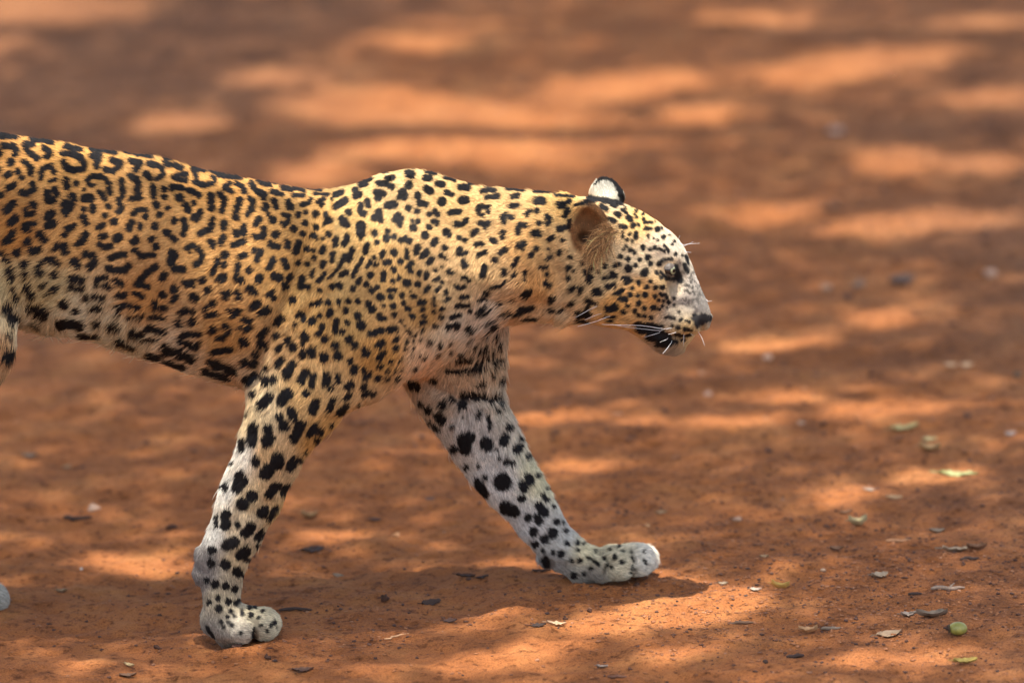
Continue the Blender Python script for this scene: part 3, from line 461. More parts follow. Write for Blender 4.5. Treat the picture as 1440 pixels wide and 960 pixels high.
def tube_x(st, k=0.01, n=2.2):
    """body of sections along x: (u, top v, bottom v, half width, y)"""
    rows = []
    for (u, t, b, wd, y0) in st:
        pt = P(u, t, y0); pb = P(u, b, y0)
        hs = (pt[2] - pb[2]) / 2 * cp
        h = math.sqrt(max(hs ** 2 - (wd * sp) ** 2, (0.3 * hs) ** 2)) / cp
        rows.append((P(u, (t + b) / 2, y0)[0], (pt[2] + pb[2]) / 2, h, wd, y0))
    R = np.array(rows); x = R[:, 0]
    sx = rngslice(gx_, x[0] - 0.04, x[-1] + 0.04); X = gx_[sx].astype(float)
    zc, h, wd, y0 = [spline(X, x, R[:, i]) for i in (1, 2, 3, 4)]
    out = np.maximum(np.maximum(x[0] - X, X - x[-1]), 0)
    sy = rngslice(gy_, (R[:, 4] - R[:, 3]).min() - .05, (R[:, 4] + R[:, 3]).max() + .05); sz = rngslice(gz_, (R[:, 1] - R[:, 2]).min() - .05, (R[:, 1] + R[:, 2]).max() + .05)
    dy = (gy_[sy][None, :] - y0[:, None]).astype(np.float32); dz = (gz_[sz][None, :] - zc[:, None]).astype(np.float32)
    ey = (np.abs(dy) / np.maximum(wd, .002)[:, None]) ** n; ez = (np.abs(dz) / np.maximum(h, .002)[:, None]) ** n
    f = (ey[:, :, None] + ez[:, None, :]) ** (1.0 / n) + 1e-4
    q = np.sqrt((dy ** 2)[:, :, None] + (dz ** 2)[:, None, :])
    d = q * (1 - 1 / f); d = np.where(f < 0.3, -np.minimum(wd, h)[:, None, None] * 0.7, d)
    d = d + out[:, None, None].astype(np.float32)
    put((sx, sy, sz), d.astype(np.float32), k)
def tube_z(st, k=0.02, n=2.2):
    """limb of sections along z: (v, left u, right u, half width, y), from top to bottom"""
    rows = []
    for (v, l, r, wd, y0) in st:
        a = P(l, v, y0); b = P(r, v, y0); rows.append((a[2], (a[0] + b[0]) / 2, (b[0] - a[0]) / 2, wd, y0))
    R = np.array(rows)[::-1]; z = R[:, 0]
    sz = rngslice(gz_, z[0] - 0.03, z[-1] + 0.03); Z = gz_[sz].astype(float)
    xc, h, wd, y0 = [spline(Z, z, R[:, i]) for i in (1, 2, 3, 4)]
    out = np.maximum(np.maximum(z[0] - Z, Z - z[-1]), 0)
    sx = rngslice(gx_, (R[:, 1] - R[:, 2]).min() - .05, (R[:, 1] + R[:, 2]).max() + .05); sy = rngslice(gy_, (R[:, 4] - R[:, 3]).min() - .05, (R[:, 4] + R[:, 3]).max() + .05)
    dx = (gx_[sx][:, None] - xc[None]).astype(np.float32); dy = (gy_[sy][:, None] - y0[None]).astype(np.float32)
    ex = (np.abs(dx) / h[None]) ** n; ey = (np.abs(dy) / wd[None]) ** n
    f = (ex[:, None, :] + ey[None]) ** (1.0 / n) + 1e-4
    q = np.sqrt((dx ** 2)[:, None, :] + (dy ** 2)[None])
    d = q * (1 - 1 / f); d = np.where(f < 0.3, -np.minimum(wd, h)[None, None] * 0.7, d) + out[None, None].astype(np.float32)
    put((sx, sy, sz), d.astype(np.float32), k)
def cone(a, b, ra, rb, k=0.012, sub=False):
    a = np.asarray(a, float); b = np.asarray(b, float); R = max(ra, rb) + k + 0.02
    lo = np.minimum(a, b) - R; hi = np.maximum(a, b) + R
    sl = (rngslice(gx_, lo[0], hi[0]), rngslice(gy_, lo[1], hi[1]), rngslice(gz_, lo[2], hi[2]))
    X = gx_[sl[0]][:, None, None] - a[0]; Y = gy_[sl[1]][None, :, None] - a[1]; Z = gz_[sl[2]][None, None] - a[2]
    ab = b - a; L2 = max(ab @ ab, 1e-9)
    t = np.clip((X * ab[0] + Y * ab[1] + Z * ab[2]) / L2, 0, 1)
    d = np.sqrt((X - t * ab[0]) ** 2 + (Y - t * ab[1]) ** 2 + (Z - t * ab[2]) ** 2) - (ra + (rb - ra) * t)
    put(sl, d, k, sub)
def ell(c, r, rot=0.0, k=0.012, sub=False, yaw=0.0):
    """ellipsoid, rot = turn in the side view (radians), yaw about z"""
    c = np.asarray(c, float); R = max(r) + k + 0.02
    sl = tuple(rngslice(ax, c[i] - R, c[i] + R) for i, ax in enumerate((gx_, gy_, gz_)))
    X = gx_[sl[0]][:, None, None] - c[0]; Y = gy_[sl[1]][None, :, None] - c[1]; Z = gz_[sl[2]][None, None] - c[2]
    if yaw: X, Y = X * math.cos(yaw) + Y * math.sin(yaw), -X * math.sin(yaw) + Y * math.cos(yaw)
    x = X * math.cos(rot) + Z * math.sin(rot); z = -X * math.sin(rot) + Z * math.cos(rot)
    k0 = np.sqrt((x / r[0]) ** 2 + (Y / r[1]) ** 2 + (z / r[2]) ** 2) + 1e-5
    k1 = np.sqrt((x / r[0] ** 2) ** 2 + (Y / r[1] ** 2) ** 2 + (z / r[2] ** 2) ** 2) + 1e-5
    put(sl, k0 * (k0 - 1) / k1, k, sub)
PXM = 1.33 / 1440.0
# trunk, neck and head
tube_x([(-345,248,330,.045,0),(-310,222,395,.085,0),(-250,203,445,.11,0),(-160,193,452,.118,0),(-60,188,450,.114,0),(0,191,450,.114,0),(60,198,464,.118,0),(110,207,471,.122,0),(150,213,480,.126,0),(200,220,497,.13,0),
 (240,228,511,.133,0),(280,239,526,.134,0),(320,248,537,.134,0),(360,256,546,.131,0),(400,263,550,.127,0),(440,269,552,.121,0),(470,268,552,.117,0),(495,261,550,.113,0),(515,253,547,.11,0),(535,246,543,.107,0),(555,242.5,537,.105,.0),(575,240.5,531,.102,0),
 (600,243,522,.098,0),(620,248,511,.095,0),(640,254,500,.092,0),(680,263,470,.086,0),(720,268,452,.081,0),(760,271,451,.078,0),(800,275,451,.076,0)], k=0.01, n=2.3)
tube_x([(790,276,452,.074,0),(830,279,453,.075,0),(850,282,455,.0755,0),(870,286,458,.0745,0),(890,293,466,.071,0),(905,300,476,.066,0),(920,309,486,.059,0),(935,320,492,.052,0),(945,328,494,.0465,0),(955,339,492,.042,0),
 (962,348,488,.039,0),(970,365,480,.035,0),(977,384,472,.0315,0),(984,400,466,.028,0),(990,414,463,.0245,0),(995,426,461,.021,0),(998,434,457,.017,0),(1000,442,450,.006,0)], k=0.012, n=2.25)
# shoulder blades and forelegs
NY = -0.105
tube_z([(276,520,604,.016,-.046),(300,496,636,.024,-.060),(326,470,664,.032,-.070),(360,442,674,.040,-.080),(400,420,668,.046,-.088),(450,396,646,.052,-.093),(500,372,606,.054,-.096),(535,356,566,.053,-.098),(555,349,538,.052,-.1),(575,346,492,.050,-.102),(594,342,474,.048,-.103),(609,338,459,.046,-.104),(636,331,433,.043,-.105),(657,321,422,.041,NY),(677,313,411,.039,NY),(698,307,401,.038,NY),(719,302,393,.037,NY),(741,294,377,.036,NY),(762,286,366,.035,NY),(782,283,355,.033,NY),
 (803,281,345,.031,NY),(820,282,339,.030,NY),(837,285,337,.030,NY),(850,287,338,.031,NY),(870,288,340,.033,NY),(886,293,338,.033,NY)], k=0.034, n=2.25)
FY = 0.125
tube_z([(290,520,600,.02,.055),(310,500,650,.03,.07),(380,520,690,.042,.09),(440,560,710,.048,.10),(500,560,709,.05,.112),(540,570,708,.05,FY),(565,583,711,.048,FY),(590,601,722,.046,FY),(621,625,737,.044,FY),(650,644,752,.042,FY),(679,665,767,.040,FY),(700,686,778,.038,FY),(717,703,787,.036,FY),(733,719,795,.034,FY),(746,728,802,.033,FY),(760,741,814,.033,FY),(775,755,828,.033,FY)], k=0.02, n=2.25)
def Q(u, v, y): return P(u, v, y)
# near paw: pad, outer toe set back, front toes
cone(Q(308,872,NY), Q(335,878,NY), 22*PXM, 24*PXM, .012)
cone(Q(304,874,NY), Q(322,884,NY-.006), 18*PXM, 20*PXM, .010)
cone(Q(318,884,NY-.018), Q(338,884,NY-.026), 18*PXM, 20.5*PXM, .006)
for (u, v, y, r) in [(374,880,-.006,20),(377,877,.018,19),(358,874,.036,18)]:
    cone(Q(u-30,v-3,NY+y*.8), Q(u,v,NY+y), 19*PXM, r*PXM, .004)
cone(Q(330,866,NY), Q(372,870,NY+.006), 16*PXM, 17*PXM, .010)
cone(Q(328,866,NY-.012), Q(366,871,NY-.010), 15*PXM, 16*PXM, .010)
# far paw
cone(Q(790,770,FY), Q(820,793,FY), 25*PXM, 26*PXM, .015)
cone(Q(820,794,FY), Q(848,794,FY), 25*PXM, 24*PXM, .010)
for (u, v, y, r) in [(872,796,-.026,20),(899,790,-.008,20),(907,786,.016,19),(884,782,.036,18)]:
    cone(Q(u-26,v+3,FY+y*.8), Q(u,v,FY+y), 19*PXM, r*PXM, .004)
cone(Q(862,784,FY), Q(900,780,FY+.004), 17*PXM, 17*PXM, .010)
cone(Q(764,782,FY), Q(768,790,FY-.006), 10*PXM, 9*PXM, .006)
# wrist pads of the near leg
ell(Q(284,783,NY), (.010,.016,.015), k=.008); ell(Q(283,806,NY), (.011,.016,.014), k=.008)
# hind legs and tail (mostly beyond the photograph's edge)
HY = -.10
tube_z([(250,-270,-60,.03,-.07),(320,-262,-20,.045,-.085),(400,-235,14,.05,-.09),(450,-215,21,.05,-.095),(490,-200,19,.048,HY),(525,-190,5,.045,HY),(560,-195,-30,.04,HY),(610,-215,-80,.035,HY),(660,-250,-140,.03,HY),(700,-280,-200,.027,HY),(730,-290,-228,.026,HY)], k=.03)
cone(Q(-258,730,HY), Q(-238,850,HY), .026, .024, .015); cone(Q(-238,850,HY), Q(-225,880,HY), .025, .025, .015)
for y in (-.03,-.01,.012,.032): cone(Q(-235,882,HY+y*.7), Q(-195+abs(y)*-300,884,HY+y), .018, .02, .006)
tube_z([(260,-270,-90,.03,.07),(340,-262,-60,.045,.085),(420,-240,-30,.05,.09),(470,-215,-18,.048,.1),(520,-200,-35,.043,.105),(570,-200,-70,.038,.11),(620,-195,-105,.032,.11),(660,-190,-118,.028,.11),(690,-186,-122,.026,.11)], k=.03)
cone(Q(-152,690,.11), Q(-85,815,.11), .026, .024, .015); cone(Q(-85,815,.11), Q(-50,836,.11), .026, .026, .015)
for (y, u) in ((-.03,-28),(-.010,-12),(.014,-12),(.034,-30)): cone(Q(-62,836,.11+y*.8), Q(u,842-(y*40),.11+y), .018, .0215, .006)
tp = [(-335,290),(-420,330),(-500,420),(-570,540),(-640,640),(-720,680),(-800,660),(-860,610)]
for (a, b), ra, rb in zip(zip(tp[:-1], tp[1:]), (.032,.028,.026,.025,.024,.023,.021), (.028,.026,.025,.024,.023,.021,.016)):
    cone(Q(*a, 0.0), Q(*b, 0.0), ra, rb, .02)
# head: cheek, cheekbone, muzzle pads, chin, brow, nose
for s in (-1, 1):
    ell(Q(872, 420, s * .046), (.042, .030, .034), .15, k=.02)
    ell(Q(912, 398, s * .042), (.030, .018, .016), -.3, k=.016)
    ell(Q(955, 450, s * .026), (.028, .021, .019), -.25, k=.01)
    ell(Q(925, 352, s * .032), (.026, .015, .013), -.55, k=.014)
    ell(Q(938, 379, s * .0435), (.0155, .0105, .0120), -.3, k=.006)
    ell(Q(957, 397, s * .043), (.010, .014, .016), -.9, k=.014, sub=True)
ell(Q(938, 482, 0), (.024, .019, .011), -.25, k=.01)
ell(Q(984, 448, 0), (.0145, .017, .0125), -.5, k=.006)
# ears
c = Q(830, 319, -.064)
ell(c, (.025, .016, .037), .42, k=.010)
ell(c + np.array([-.002, -.017, .001]), (.0205, .022, .0315), .42, k=.004, sub=True)
ell(c + np.array([-.006, -.004, -.014]), (.009, .012, .009), .42, k=.004, sub=True)
ell(Q(852, 275, .055), (.0215, .008, .0245), .12, k=.004)
ell(Q(853, 282, .05), (.021, .018, .012), .12, k=.012)

# ---- surface nets
def surface_nets(D, ox, oy, oz, h):
    s = D < 0
    c = s[:-1, :-1, :-1]
    anyp = np.zeros(c.shape, bool); allp = np.ones(c.shape, bool)
    for i in (0, 1):
        for j in (0, 1):
            for k in (0, 1):
                q = s[i:s.shape[0]-1+i, j:s.shape[1]-1+j, k:s.shape[2]-1+k]; anyp |= q; allp &= q
    act = anyp & ~allp
    I, J, K = np.nonzero(act)
    vid = np.full(act.shape, -1, np.int32); vid[I, J, K] = np.arange(len(I))
    acc = np.zeros((len(I), 3)); cnt = np.zeros(len(I))
    cor = [(i, j, k) for i in (0, 1) for j in (0, 1) for k in (0, 1)]
    val = {cc: D[I + cc[0], J + cc[1], K + cc[2]].astype(float) for cc in cor}
    for a in cor:
        for ax in range(3):
            if a[ax] == 0:
                b = list(a); b[ax] = 1; b = tuple(b)
                m = (val[a] < 0) != (val[b] < 0)
                t = np.where(m, val[a] / np.where(m, val[a] - val[b], 1), 0)
                pnt = np.array(a, float)[None].repeat(len(I), 0); pnt[:, ax] = t
                acc += pnt * m[:, None]; cnt += m
    V = acc / cnt[:, None] + np.stack([I, J, K], -1); V = V * h + [ox, oy, oz]
    quads = []
    for ax in range(3):
        sl0 = [slice(1, -1)] * 3; sl0[ax] = slice(0, -1); sl1 = list(sl0); sl1[ax] = slice(1, None)
        A = s[tuple(sl0)]; B = s[tuple(sl1)]
        m = A != B; E = np.stack(np.nonzero(m), -1); inside = A[m]
        off = np.ones(3, int); off[ax] = 0; E = E + off
        a1, a2 = [(1, 2), (2, 0), (0, 1)][ax]
        def vv(d1, d2):
            e = E.copy(); e[:, a1] -= d1; e[:, a2] -= d2; return vid[e[:, 0], e[:, 1], e[:, 2]]
        q = np.stack([vv(1, 1), vv(0, 1), vv(0, 0), vv(1, 0)], -1)
        q[~inside] = q[~inside][:, ::-1]; quads.append(q)
    return V, np.concatenate(quads)
BV, BF = surface_nets(SD, gx_[0], gy_[0], gz_[0], HH)
del SD
ok = (BF >= 0).all(1); BF = BF[ok]
def vnormals(V, F):
    n = np.cross(V[F[:, 2]] - V[F[:, 0]], V[F[:, 3]] - V[F[:, 1]])
    N = np.zeros_like(V)
    for k in range(4): 
        for c in range(3): N[:, c] += np.bincount(F[:, k], n[:, c], len(V))
    return N / (np.linalg.norm(N, axis=1, keepdims=True) + 1e-12)
def smooth(V, F, it, lam):
    for i in range(it):
        S = np.zeros_like(V); cn = np.zeros(len(V))
        for k in range(4):
            a = F[:, k]; b = F[:, (k + 1) % 4]
            for c in range(3): S[:, c] += np.bincount(a, V[b, c], len(V)) + np.bincount(b, V[a, c], len(V))
            cn += np.bincount(a, minlength=len(V)) + np.bincount(b, minlength=len(V))
        V = V + lam * (S / np.maximum(cn, 1)[:, None] - V)
    return V
for _ in range(3):
    BV = smooth(BV, BF, 1, 0.6); BV = smooth(BV, BF, 1, -0.62)
# ---- hollows, folds and swellings: (polyline in the side view, width px, depth mm)
FOLDS = [([462,285,440,330,420,380,398,430,375,480,355,530],9,-12),([475,300,455,350,430,410,405,460],9,3),
 ([520,330,490,380,455,420,425,445],6,-3),([545,340,515,385,480,425],7,2.5),([500,330,470,375],6,2),
 ([575,345,560,420,520,500],16,4),([620,380,640,430,600,480],16,-4),([560,300,640,320,700,330],18,-3.5),([560,260,600,285,660,300],16,3.5),([520,265,505,300,520,340],14,3),
 ([640,380,700,395,780,410],16,3),([690,420,750,430,800,435],10,-3),([770,340,790,390,800,440],9,-3.5),([740,350,760,400],9,2.5),
 ([420,560,400,620,370,690],14,3),([445,560,430,620,400,690],7,-2),([345,700,320,760,305,800],9,-2.2),([330,560,318,640,300,710],8,2),
 ([600,540,650,560,712,556],8,-3.5),([590,545,640,520,700,500],9,-4),([686,580,690,610,692,630],5,-3),([640,600,680,680,735,750],12,2.5),
 ([60,300,30,380,20,440],16,-5),([120,330,200,420,300,480],40,-5),([100,240,260,280,400,300],30,4),([200,330,160,420],10,1.5),([280,330,240,440],10,1.5),
 ([346,868,354,869,359,876,359,888,356,903],3.0,-4.5),([338,866,330,880],4,-2.5),([376,858,386,868,390,884],2.6,-4),([840,772,853,789,846,808],4.0,-8),([884,772,890,786,886,806],3.4,-5),([860,768,868,776],3,-3),([838,772,846,782],4,-3),([906,768,912,782],3.5,-3),
 ([893,457,915,460,935,470,950,474],4,-4),([952,476,966,472,975,466],3.5,-3),([985,455,990,462],3,-2),([975,444,981,440],3,-2.5),
 ([940,430,955,425,968,430],6,-1.5),([929,370,938,365.5,950,367],3,3.2),([936,391,948,396,958,400],4,1.0),([958,374,962,390],4,-2.5),
 ([880,372,905,385,930,400],8,2),([870,300,910,330,945,355],10,1.5)]
N = vnormals(BV, BF); U, Vv = uv_of(BV)
disp = np.zeros(len(BV))
for pl, wpx, mm in FOLDS:
    pts = np.array(pl, float).reshape(-1, 2); d = np.full(len(BV), 1e9)
    for a, b in zip(pts[:-1], pts[1:]):
        ab = b - a; t = np.clip(((U - a[0]) * ab[0] + (Vv - a[1]) * ab[1]) / (ab @ ab), 0, 1)
        d = np.minimum(d, np.hypot(U - a[0] - t * ab[0], Vv - a[1] - t * ab[1]))
    disp += mm * 1e-3 * np.exp(-(d / wpx) ** 2)
near = np.clip(-N[:, 1] * 1.6, 0, 1)
farleg = (BV[:, 1] > 0.05) & (Vv > 440) & (U > 560)
nearside = np.where(farleg, 1.0, (BV[:, 1] < 0.02))
disp = disp * near * nearside
disp += 0.0011 * noise2(BV[:, 0] * 26, BV[:, 2] * 26, 61) * (U < 780) + 0.0006 * noise2(BV[:, 0] * 70, BV[:, 2] * 70, 62)
BV = BV + N * disp[:, None]
N = vnormals(BV, BF); U, Vv = uv_of(BV)

LP = np.array([-0.02, 0.0, float(gz0(0, 0))])
leopard = empty('leopard', LP)
tag(leopard, 'spotted leopard walking to the right across the red dirt track', 'leopard')
cc, mm_ = coat(U, Vv)
def ear_tint(u, v, y, c):
    e = near_ear(u, v); m = np.clip((1.02 - e) * 4, 0, 1) * (y < -0.03)
    brown_ = lin([128, 86, 48])[None] * (1 + 0.25 * noise2(u / 3, v / 6, 95))[:, None]
    pit_shade = np.exp(-(((u - 823) / 9) ** 2 + ((v - 336) / 8) ** 2)); brown_ = brown_ * (1 - 0.93 * pit_shade)[:, None]  # shade deep in the ear cup, darkened into the colour
    return c * (1 - m[:, None]) + brown_ * m[:, None], m
cc, em = ear_tint(U, Vv, BV[:, 1], cc)
MC = NT('leopard skin'); at = MC.new('ShaderNodeAttribute', attribute_name='coat')
MC.link(at.outputs['Color'], MC.b.inputs['Base Color']); MC.b.inputs['Roughness'].default_value = 0.75; MC.b.inputs['Specular IOR Level'].default_value = 0.2
body = mesh_obj('body', BV - LP, BF, MC.m, leopard)
ca = body.data.attributes.new('coat', 'FLOAT_COLOR', 'POINT')
# pads and nose leather stay as they are, fur-covered skin is a little darker than the fur
nose_m = (np.hypot((U - 986) / 13, (Vv - 450) / 11) < 1) & (mm_ > .5)
ca.data.foreach_set('color', np.concatenate([cc * np.where(nose_m, 1.6, 0.62)[:, None], np.ones((len(cc), 1))], 1).astype(np.float32).ravel())

# ------------------------------------------------------------------ fur
FLOW = np.array([(100,230,-1,.12),(0,300,-.9,.5),(100,330,-1,.3),(100,420,-.8,.6),(200,270,-1,.2),(300,300,-1,.2),(300,450,-.9,.5),(200,500,-.6,.8),(60,460,-.4,.9),(330,535,-.7,.7),(400,300,-1,.3),(450,300,-.7,.6),(500,300,-.6,.7),(420,420,-.6,.8),(500,450,-.45,.9),(560,300,-.7,.6),(600,250,-.95,.3),(540,245,-.9,.35),
 (560,380,-.5,.85),(600,480,-.6,.7),(650,400,-.6,.8),(700,300,-.9,.4),(760,400,-.45,.9),(700,440,-.8,.5),(800,300,-1,.2),(650,470,-.5,.8),(600,520,-.4,.9),(430,540,-.35,1),(380,650,-.35,1),(345,600,-.7,.8),(320,750,-.3,1),(300,830,0,1),(340,885,.8,.5),(380,880,1,.2),(310,890,.2,1),
 (640,500,-.1,1),(712,500,.5,.9),(670,620,.35,1),(740,720,.5,.9),(800,775,.7,.6),(880,785,1,.15),(920,785,1,.3),(690,560,.2,1),
 (860,300,-1,-.05),(900,350,-1,.1),(930,330,-.8,-.5),(960,360,-.5,-.85),(985,420,-.4,-.9),(960,440,-.9,.3),(900,420,-1,.25),(850,400,-1,.35),(940,485,-.6,.8),(880,455,-.9,.4),(810,420,-.7,.7),
 (852,265,-.1,-1),(-100,300,-.8,.6),(-100,420,-.4,1),(-150,700,-.1,1),(-20,845,1,.2)], float)
LENM = np.array([(100,230,9),(300,260,9),(200,350,8),(100,440,13),(60,460,20),(150,480,20),(250,512,15),(330,540,14),(450,350,8),(560,250,5),(530,262,6),(600,250,6),(560,400,7),(650,430,8),(700,350,9),(760,420,10),(720,448,20),(620,500,14),(690,460,20),(430,560,11),(320,640,12),(380,700,9),(300,800,8),(345,880,6),(380,880,6),
 (640,520,13),(712,500,20),(680,640,11),(750,740,9),(820,780,8),(890,780,8),(850,300,8),(900,340,5.5),(940,340,4.5),(900,420,7),(850,410,11),(960,400,3.2),(985,420,2.6),(960,450,4),(940,490,11),(880,450,11),(815,430,16),(850,262,5),(-100,300,14),(-150,700,12),(-20,845,8)], float)
fa = BV[BF]
area = 0.5 * np.linalg.norm(np.cross(fa[:, 2] - fa[:, 0], fa[:, 3] - fa[:, 1]), axis=1)
fc = fa.mean(1); fn = np.cross(fa[:, 2] - fa[:, 0], fa[:, 3] - fa[:, 1]); fn /= np.linalg.norm(fn, axis=1, keepdims=True) + 1e-12
view = CAM - fc; view /= np.linalg.norm(view, axis=1, keepdims=True)
facing = (fn * view).sum(1)
fu, fv = uv_of(fc)
fl = idw(fu, fv, LENM[:, :2], LENM[:, 2:3], 2.0, 200.0)[:, 0]
wgt = area * np.where(facing > -0.25, 1.0, 0.16) * (14.0 / np.maximum(fl, 4.5)) * np.where((fu > -40), 1.0, 0.12)
wgt *= np.where((fv < 700) | (fv > 980), 1.0, 1.15)
bare = (np.hypot((fu - 987) / 12, (fv - 450) / 10) < 1) | (np.hypot((fu - 941) / 10, (fv - 379) / 7.5) < 1) | (np.hypot((fu - 767) / 12, (fv - 791) / 9) < 1)
wgt[bare] = 0
NH = 430000
fi = rng.choice(len(BF), NH, p=wgt / wgt.sum())
a, b = rng.random((2, NH))
q = BF[fi]
wt = np.stack([(1 - a) * (1 - b), a * (1 - b), a * b, (1 - a) * b], -1)
root = (BV[q] * wt[..., None]).sum(1); nrm = (N[q] * wt[..., None]).sum(1); nrm /= np.linalg.norm(nrm, axis=1, keepdims=True) + 1e-12
hu, hv = uv_of(root)
_, hem = ear_tint(hu, hv, root[:, 1], np.zeros((NH, 3)))
fl_ = FLOW.copy(); fl_[:, 2:] /= np.linalg.norm(fl_[:, 2:], axis=1, keepdims=True)
dir2 = idw(hu, hv, fl_[:, :2], fl_[:, 2:], 2.0, 120.0)
# cowlicks: the lie of the coat wanders a little
ang = 0.35 * noise2(hu / 28, hv / 28, 12) + 0.22 * noise2(hu / 8, hv / 8, 13) + rng.normal(size=NH) * 0.16
ca_, sa_ = np.cos(ang), np.sin(ang)
dir2 = np.stack([dir2[:, 0] * ca_ - dir2[:, 1] * sa_, dir2[:, 0] * sa_ + dir2[:, 1] * ca_], -1)
d3 = np.stack([dir2[:, 0], -dir2[:, 1] * sp, -dir2[:, 1] * cp], -1)
ht = np.clip(hem * 1.5, 0, 1)
d3 = d3 * (1 - ht[:, None]) + ht[:, None] * np.stack([-0.5 + 0.5 * rng.normal(size=NH), -0.5 * np.ones(NH), 0.15 + 0.55 * rng.normal(size=NH)], -1)
d3 -= nrm * (d3 * nrm).sum(1, keepdims=True); d3 /= np.linalg.norm(d3, axis=1, keepdims=True) + 1e-9
L = idw(hu, hv, LENM[:, :2], LENM[:, 2:3], 2.0, 200.0)[:, 0] * 1e-3 * rng.uniform(0.65, 1.15, NH)
L = L * (1 - ht) + ht * rng.uniform(0.002, 0.006, NH)
guard = rng.random(NH) < 0.010 * ((hu < 800) | (hv > 520)); L = np.where(guard, L * 1.5, L)
tilt = (0.19 + 0.22 * guard + 0.07 * ((hv < 290) & (hu < 760)) + 0.09 * rng.normal(size=NH) + 0.10 * np.clip((L - 0.014) / 0.014, 0, 1) )[:, None]
t = np.array([0.0, 0.33, 0.67, 1.0])[None, :, None]
bend = rng.normal(size=(NH, 1, 3)) * 0.05
pts = root[:, None] - nrm[:, None] * 0.0004 + L[:, None, None] * (d3[:, None] * t * 0.95 + nrm[:, None] * tilt[:, None] * (t - 0.45 * t * t) + bend * t * t)
pts[:, :, 2] -= (L[:, None] * t[:, :, 0] ** 2 * 0.10 * np.clip((L[:, None] - .012) / .012, 0, 1))
# a mark on the coat is made by the hairs that show there: take the colour where each hair lies uppermost
mu_, mv_ = uv_of(pts[:, 1] * 0.5 + pts[:, 2] * 0.5)
jj = 0.6 + 0.05 * L / 0.001
hc, hm = coat(mu_, mv_, (rng.normal(size=NH) * 0.12 * jj, rng.normal(size=NH) * 0.12 * jj), 0.6)
hc, _ = ear_tint(hu, hv, root[:, 1], hc)
thick = np.clip(0.00016 + L * 0.010, 0.00016, 0.00032) * rng.uniform(0.8, 1.2, NH)
rad = thick[:, None] * np.array([1.0, 0.95, 0.7, 0.15])[None]
vary = rng.normal(size=NH)
clump = 0.14 * noise2(mu_ / 2.6, mv_ / 2.6, 14) + 0.10 * noise2(mu_ / 7, mv_ / 7, 15)
hc = hc * np.clip(1.05 + 0.27 * vary + clump, 0.4, 1.7)[:, None]
pale = (rng.random(NH) < 0.05) & (hm < .5); hc[pale] *= 1.25
# the tuft that fans from the front edge of the near ear across its cup
NTF = 1100
tq = rng.random(NTF); au = 860 - 26 * tq ** 1.1 + rng.normal(size=NTF) * 7; av = 322 + 30 * tq + rng.normal(size=NTF) * 4
ta = np.radians(200 - 95 * tq + rng.normal(size=NTF) * 34)      # screen direction: left and up above, down below
tl = rng.uniform(6, 22, NTF) * (0.7 + 0.5 * tq)
e_ = np.array([P(a_, b_, -.082) for a_, b_ in zip(au, av)])
tdir = np.stack([np.cos(ta), -0.35 + 0.18 * rng.normal(size=NTF), -np.sin(ta)], -1); tdir[:, 2] *= np.where(tq < .35, 1, 1)
droop = np.stack([0 * ta, 0.25 + 0 * ta, -0.35 + 0.2 * rng.normal(size=NTF)], -1)
tp4 = e_[:, None] + (tl * PXM)[:, None, None] * (tdir[:, None] * t + droop[:, None] * t * t)
tc_ = lin([140, 102, 62])[None] * np.exp(rng.normal(size=NTF) * 0.7)[:, None]; tc_ = np.clip(tc_, 0.01, 0.75)
pts = np.concatenate([pts, tp4]); rad = np.concatenate([rad, np.full((NTF, 1), 0.00024) * np.array([[1, .9, .7, .15]])])
hc = np.concatenate([hc, tc_]); nrm = np.concatenate([nrm, np.tile([[0, -.8, .6]], (NTF, 1))]); NH += NTF
hv_ = bpy.data.hair_curves.new('fur')
hv_.add_curves([4] * NH)
hv_.attributes['position'].data.foreach_set('vector', (pts - LP).astype(np.float32).ravel())
ra = hv_.attributes.get('radius') or hv_.attributes.new('radius', 'FLOAT', 'POINT'); ra.data.foreach_set('value', rad.astype(np.float32).ravel())
hcol = hv_.attributes.new('coat', 'FLOAT_COLOR', 'CURVE'); hcol.data.foreach_set('color', np.concatenate([hc, np.ones((NH, 1))], 1).astype(np.float32).ravel())
hn = hv_.attributes.new('skin_normal', 'FLOAT_VECTOR', 'CURVE'); hn.data.foreach_set('vector', nrm.astype(np.float32).ravel())
MF = NT('leopard fur'); at = MF.new('ShaderNodeAttribute', attribute_name='coat'); an = MF.new('ShaderNodeAttribute', attribute_name='skin_normal')
gn = MF.new('ShaderNodeNewGeometry')
mixn = MF.new('ShaderNodeMix', data_type='VECTOR'); mixn.inputs[0].default_value = 0.42
MF.link(gn.outputs['Normal'], mixn.inputs[4]); MF.link(an.outputs['Vector'], mixn.inputs[5])
nn_ = MF.new('ShaderNodeVectorMath', operation='NORMALIZE'); MF.link(mixn.outputs[1], nn_.inputs[0])
MF.link(at.outputs['Color'], MF.b.inputs['Base Color']); MF.link(nn_.outputs[0], MF.b.inputs['Normal'])
MF.b.inputs['Roughness'].default_value = 0.55; MF.b.inputs['Specular IOR Level'].default_value = 0.14
hv_.materials.append(MF.m)
fur = bpy.data.objects.new('fur', hv_); col.objects.link(fur); fur.parent = leopard

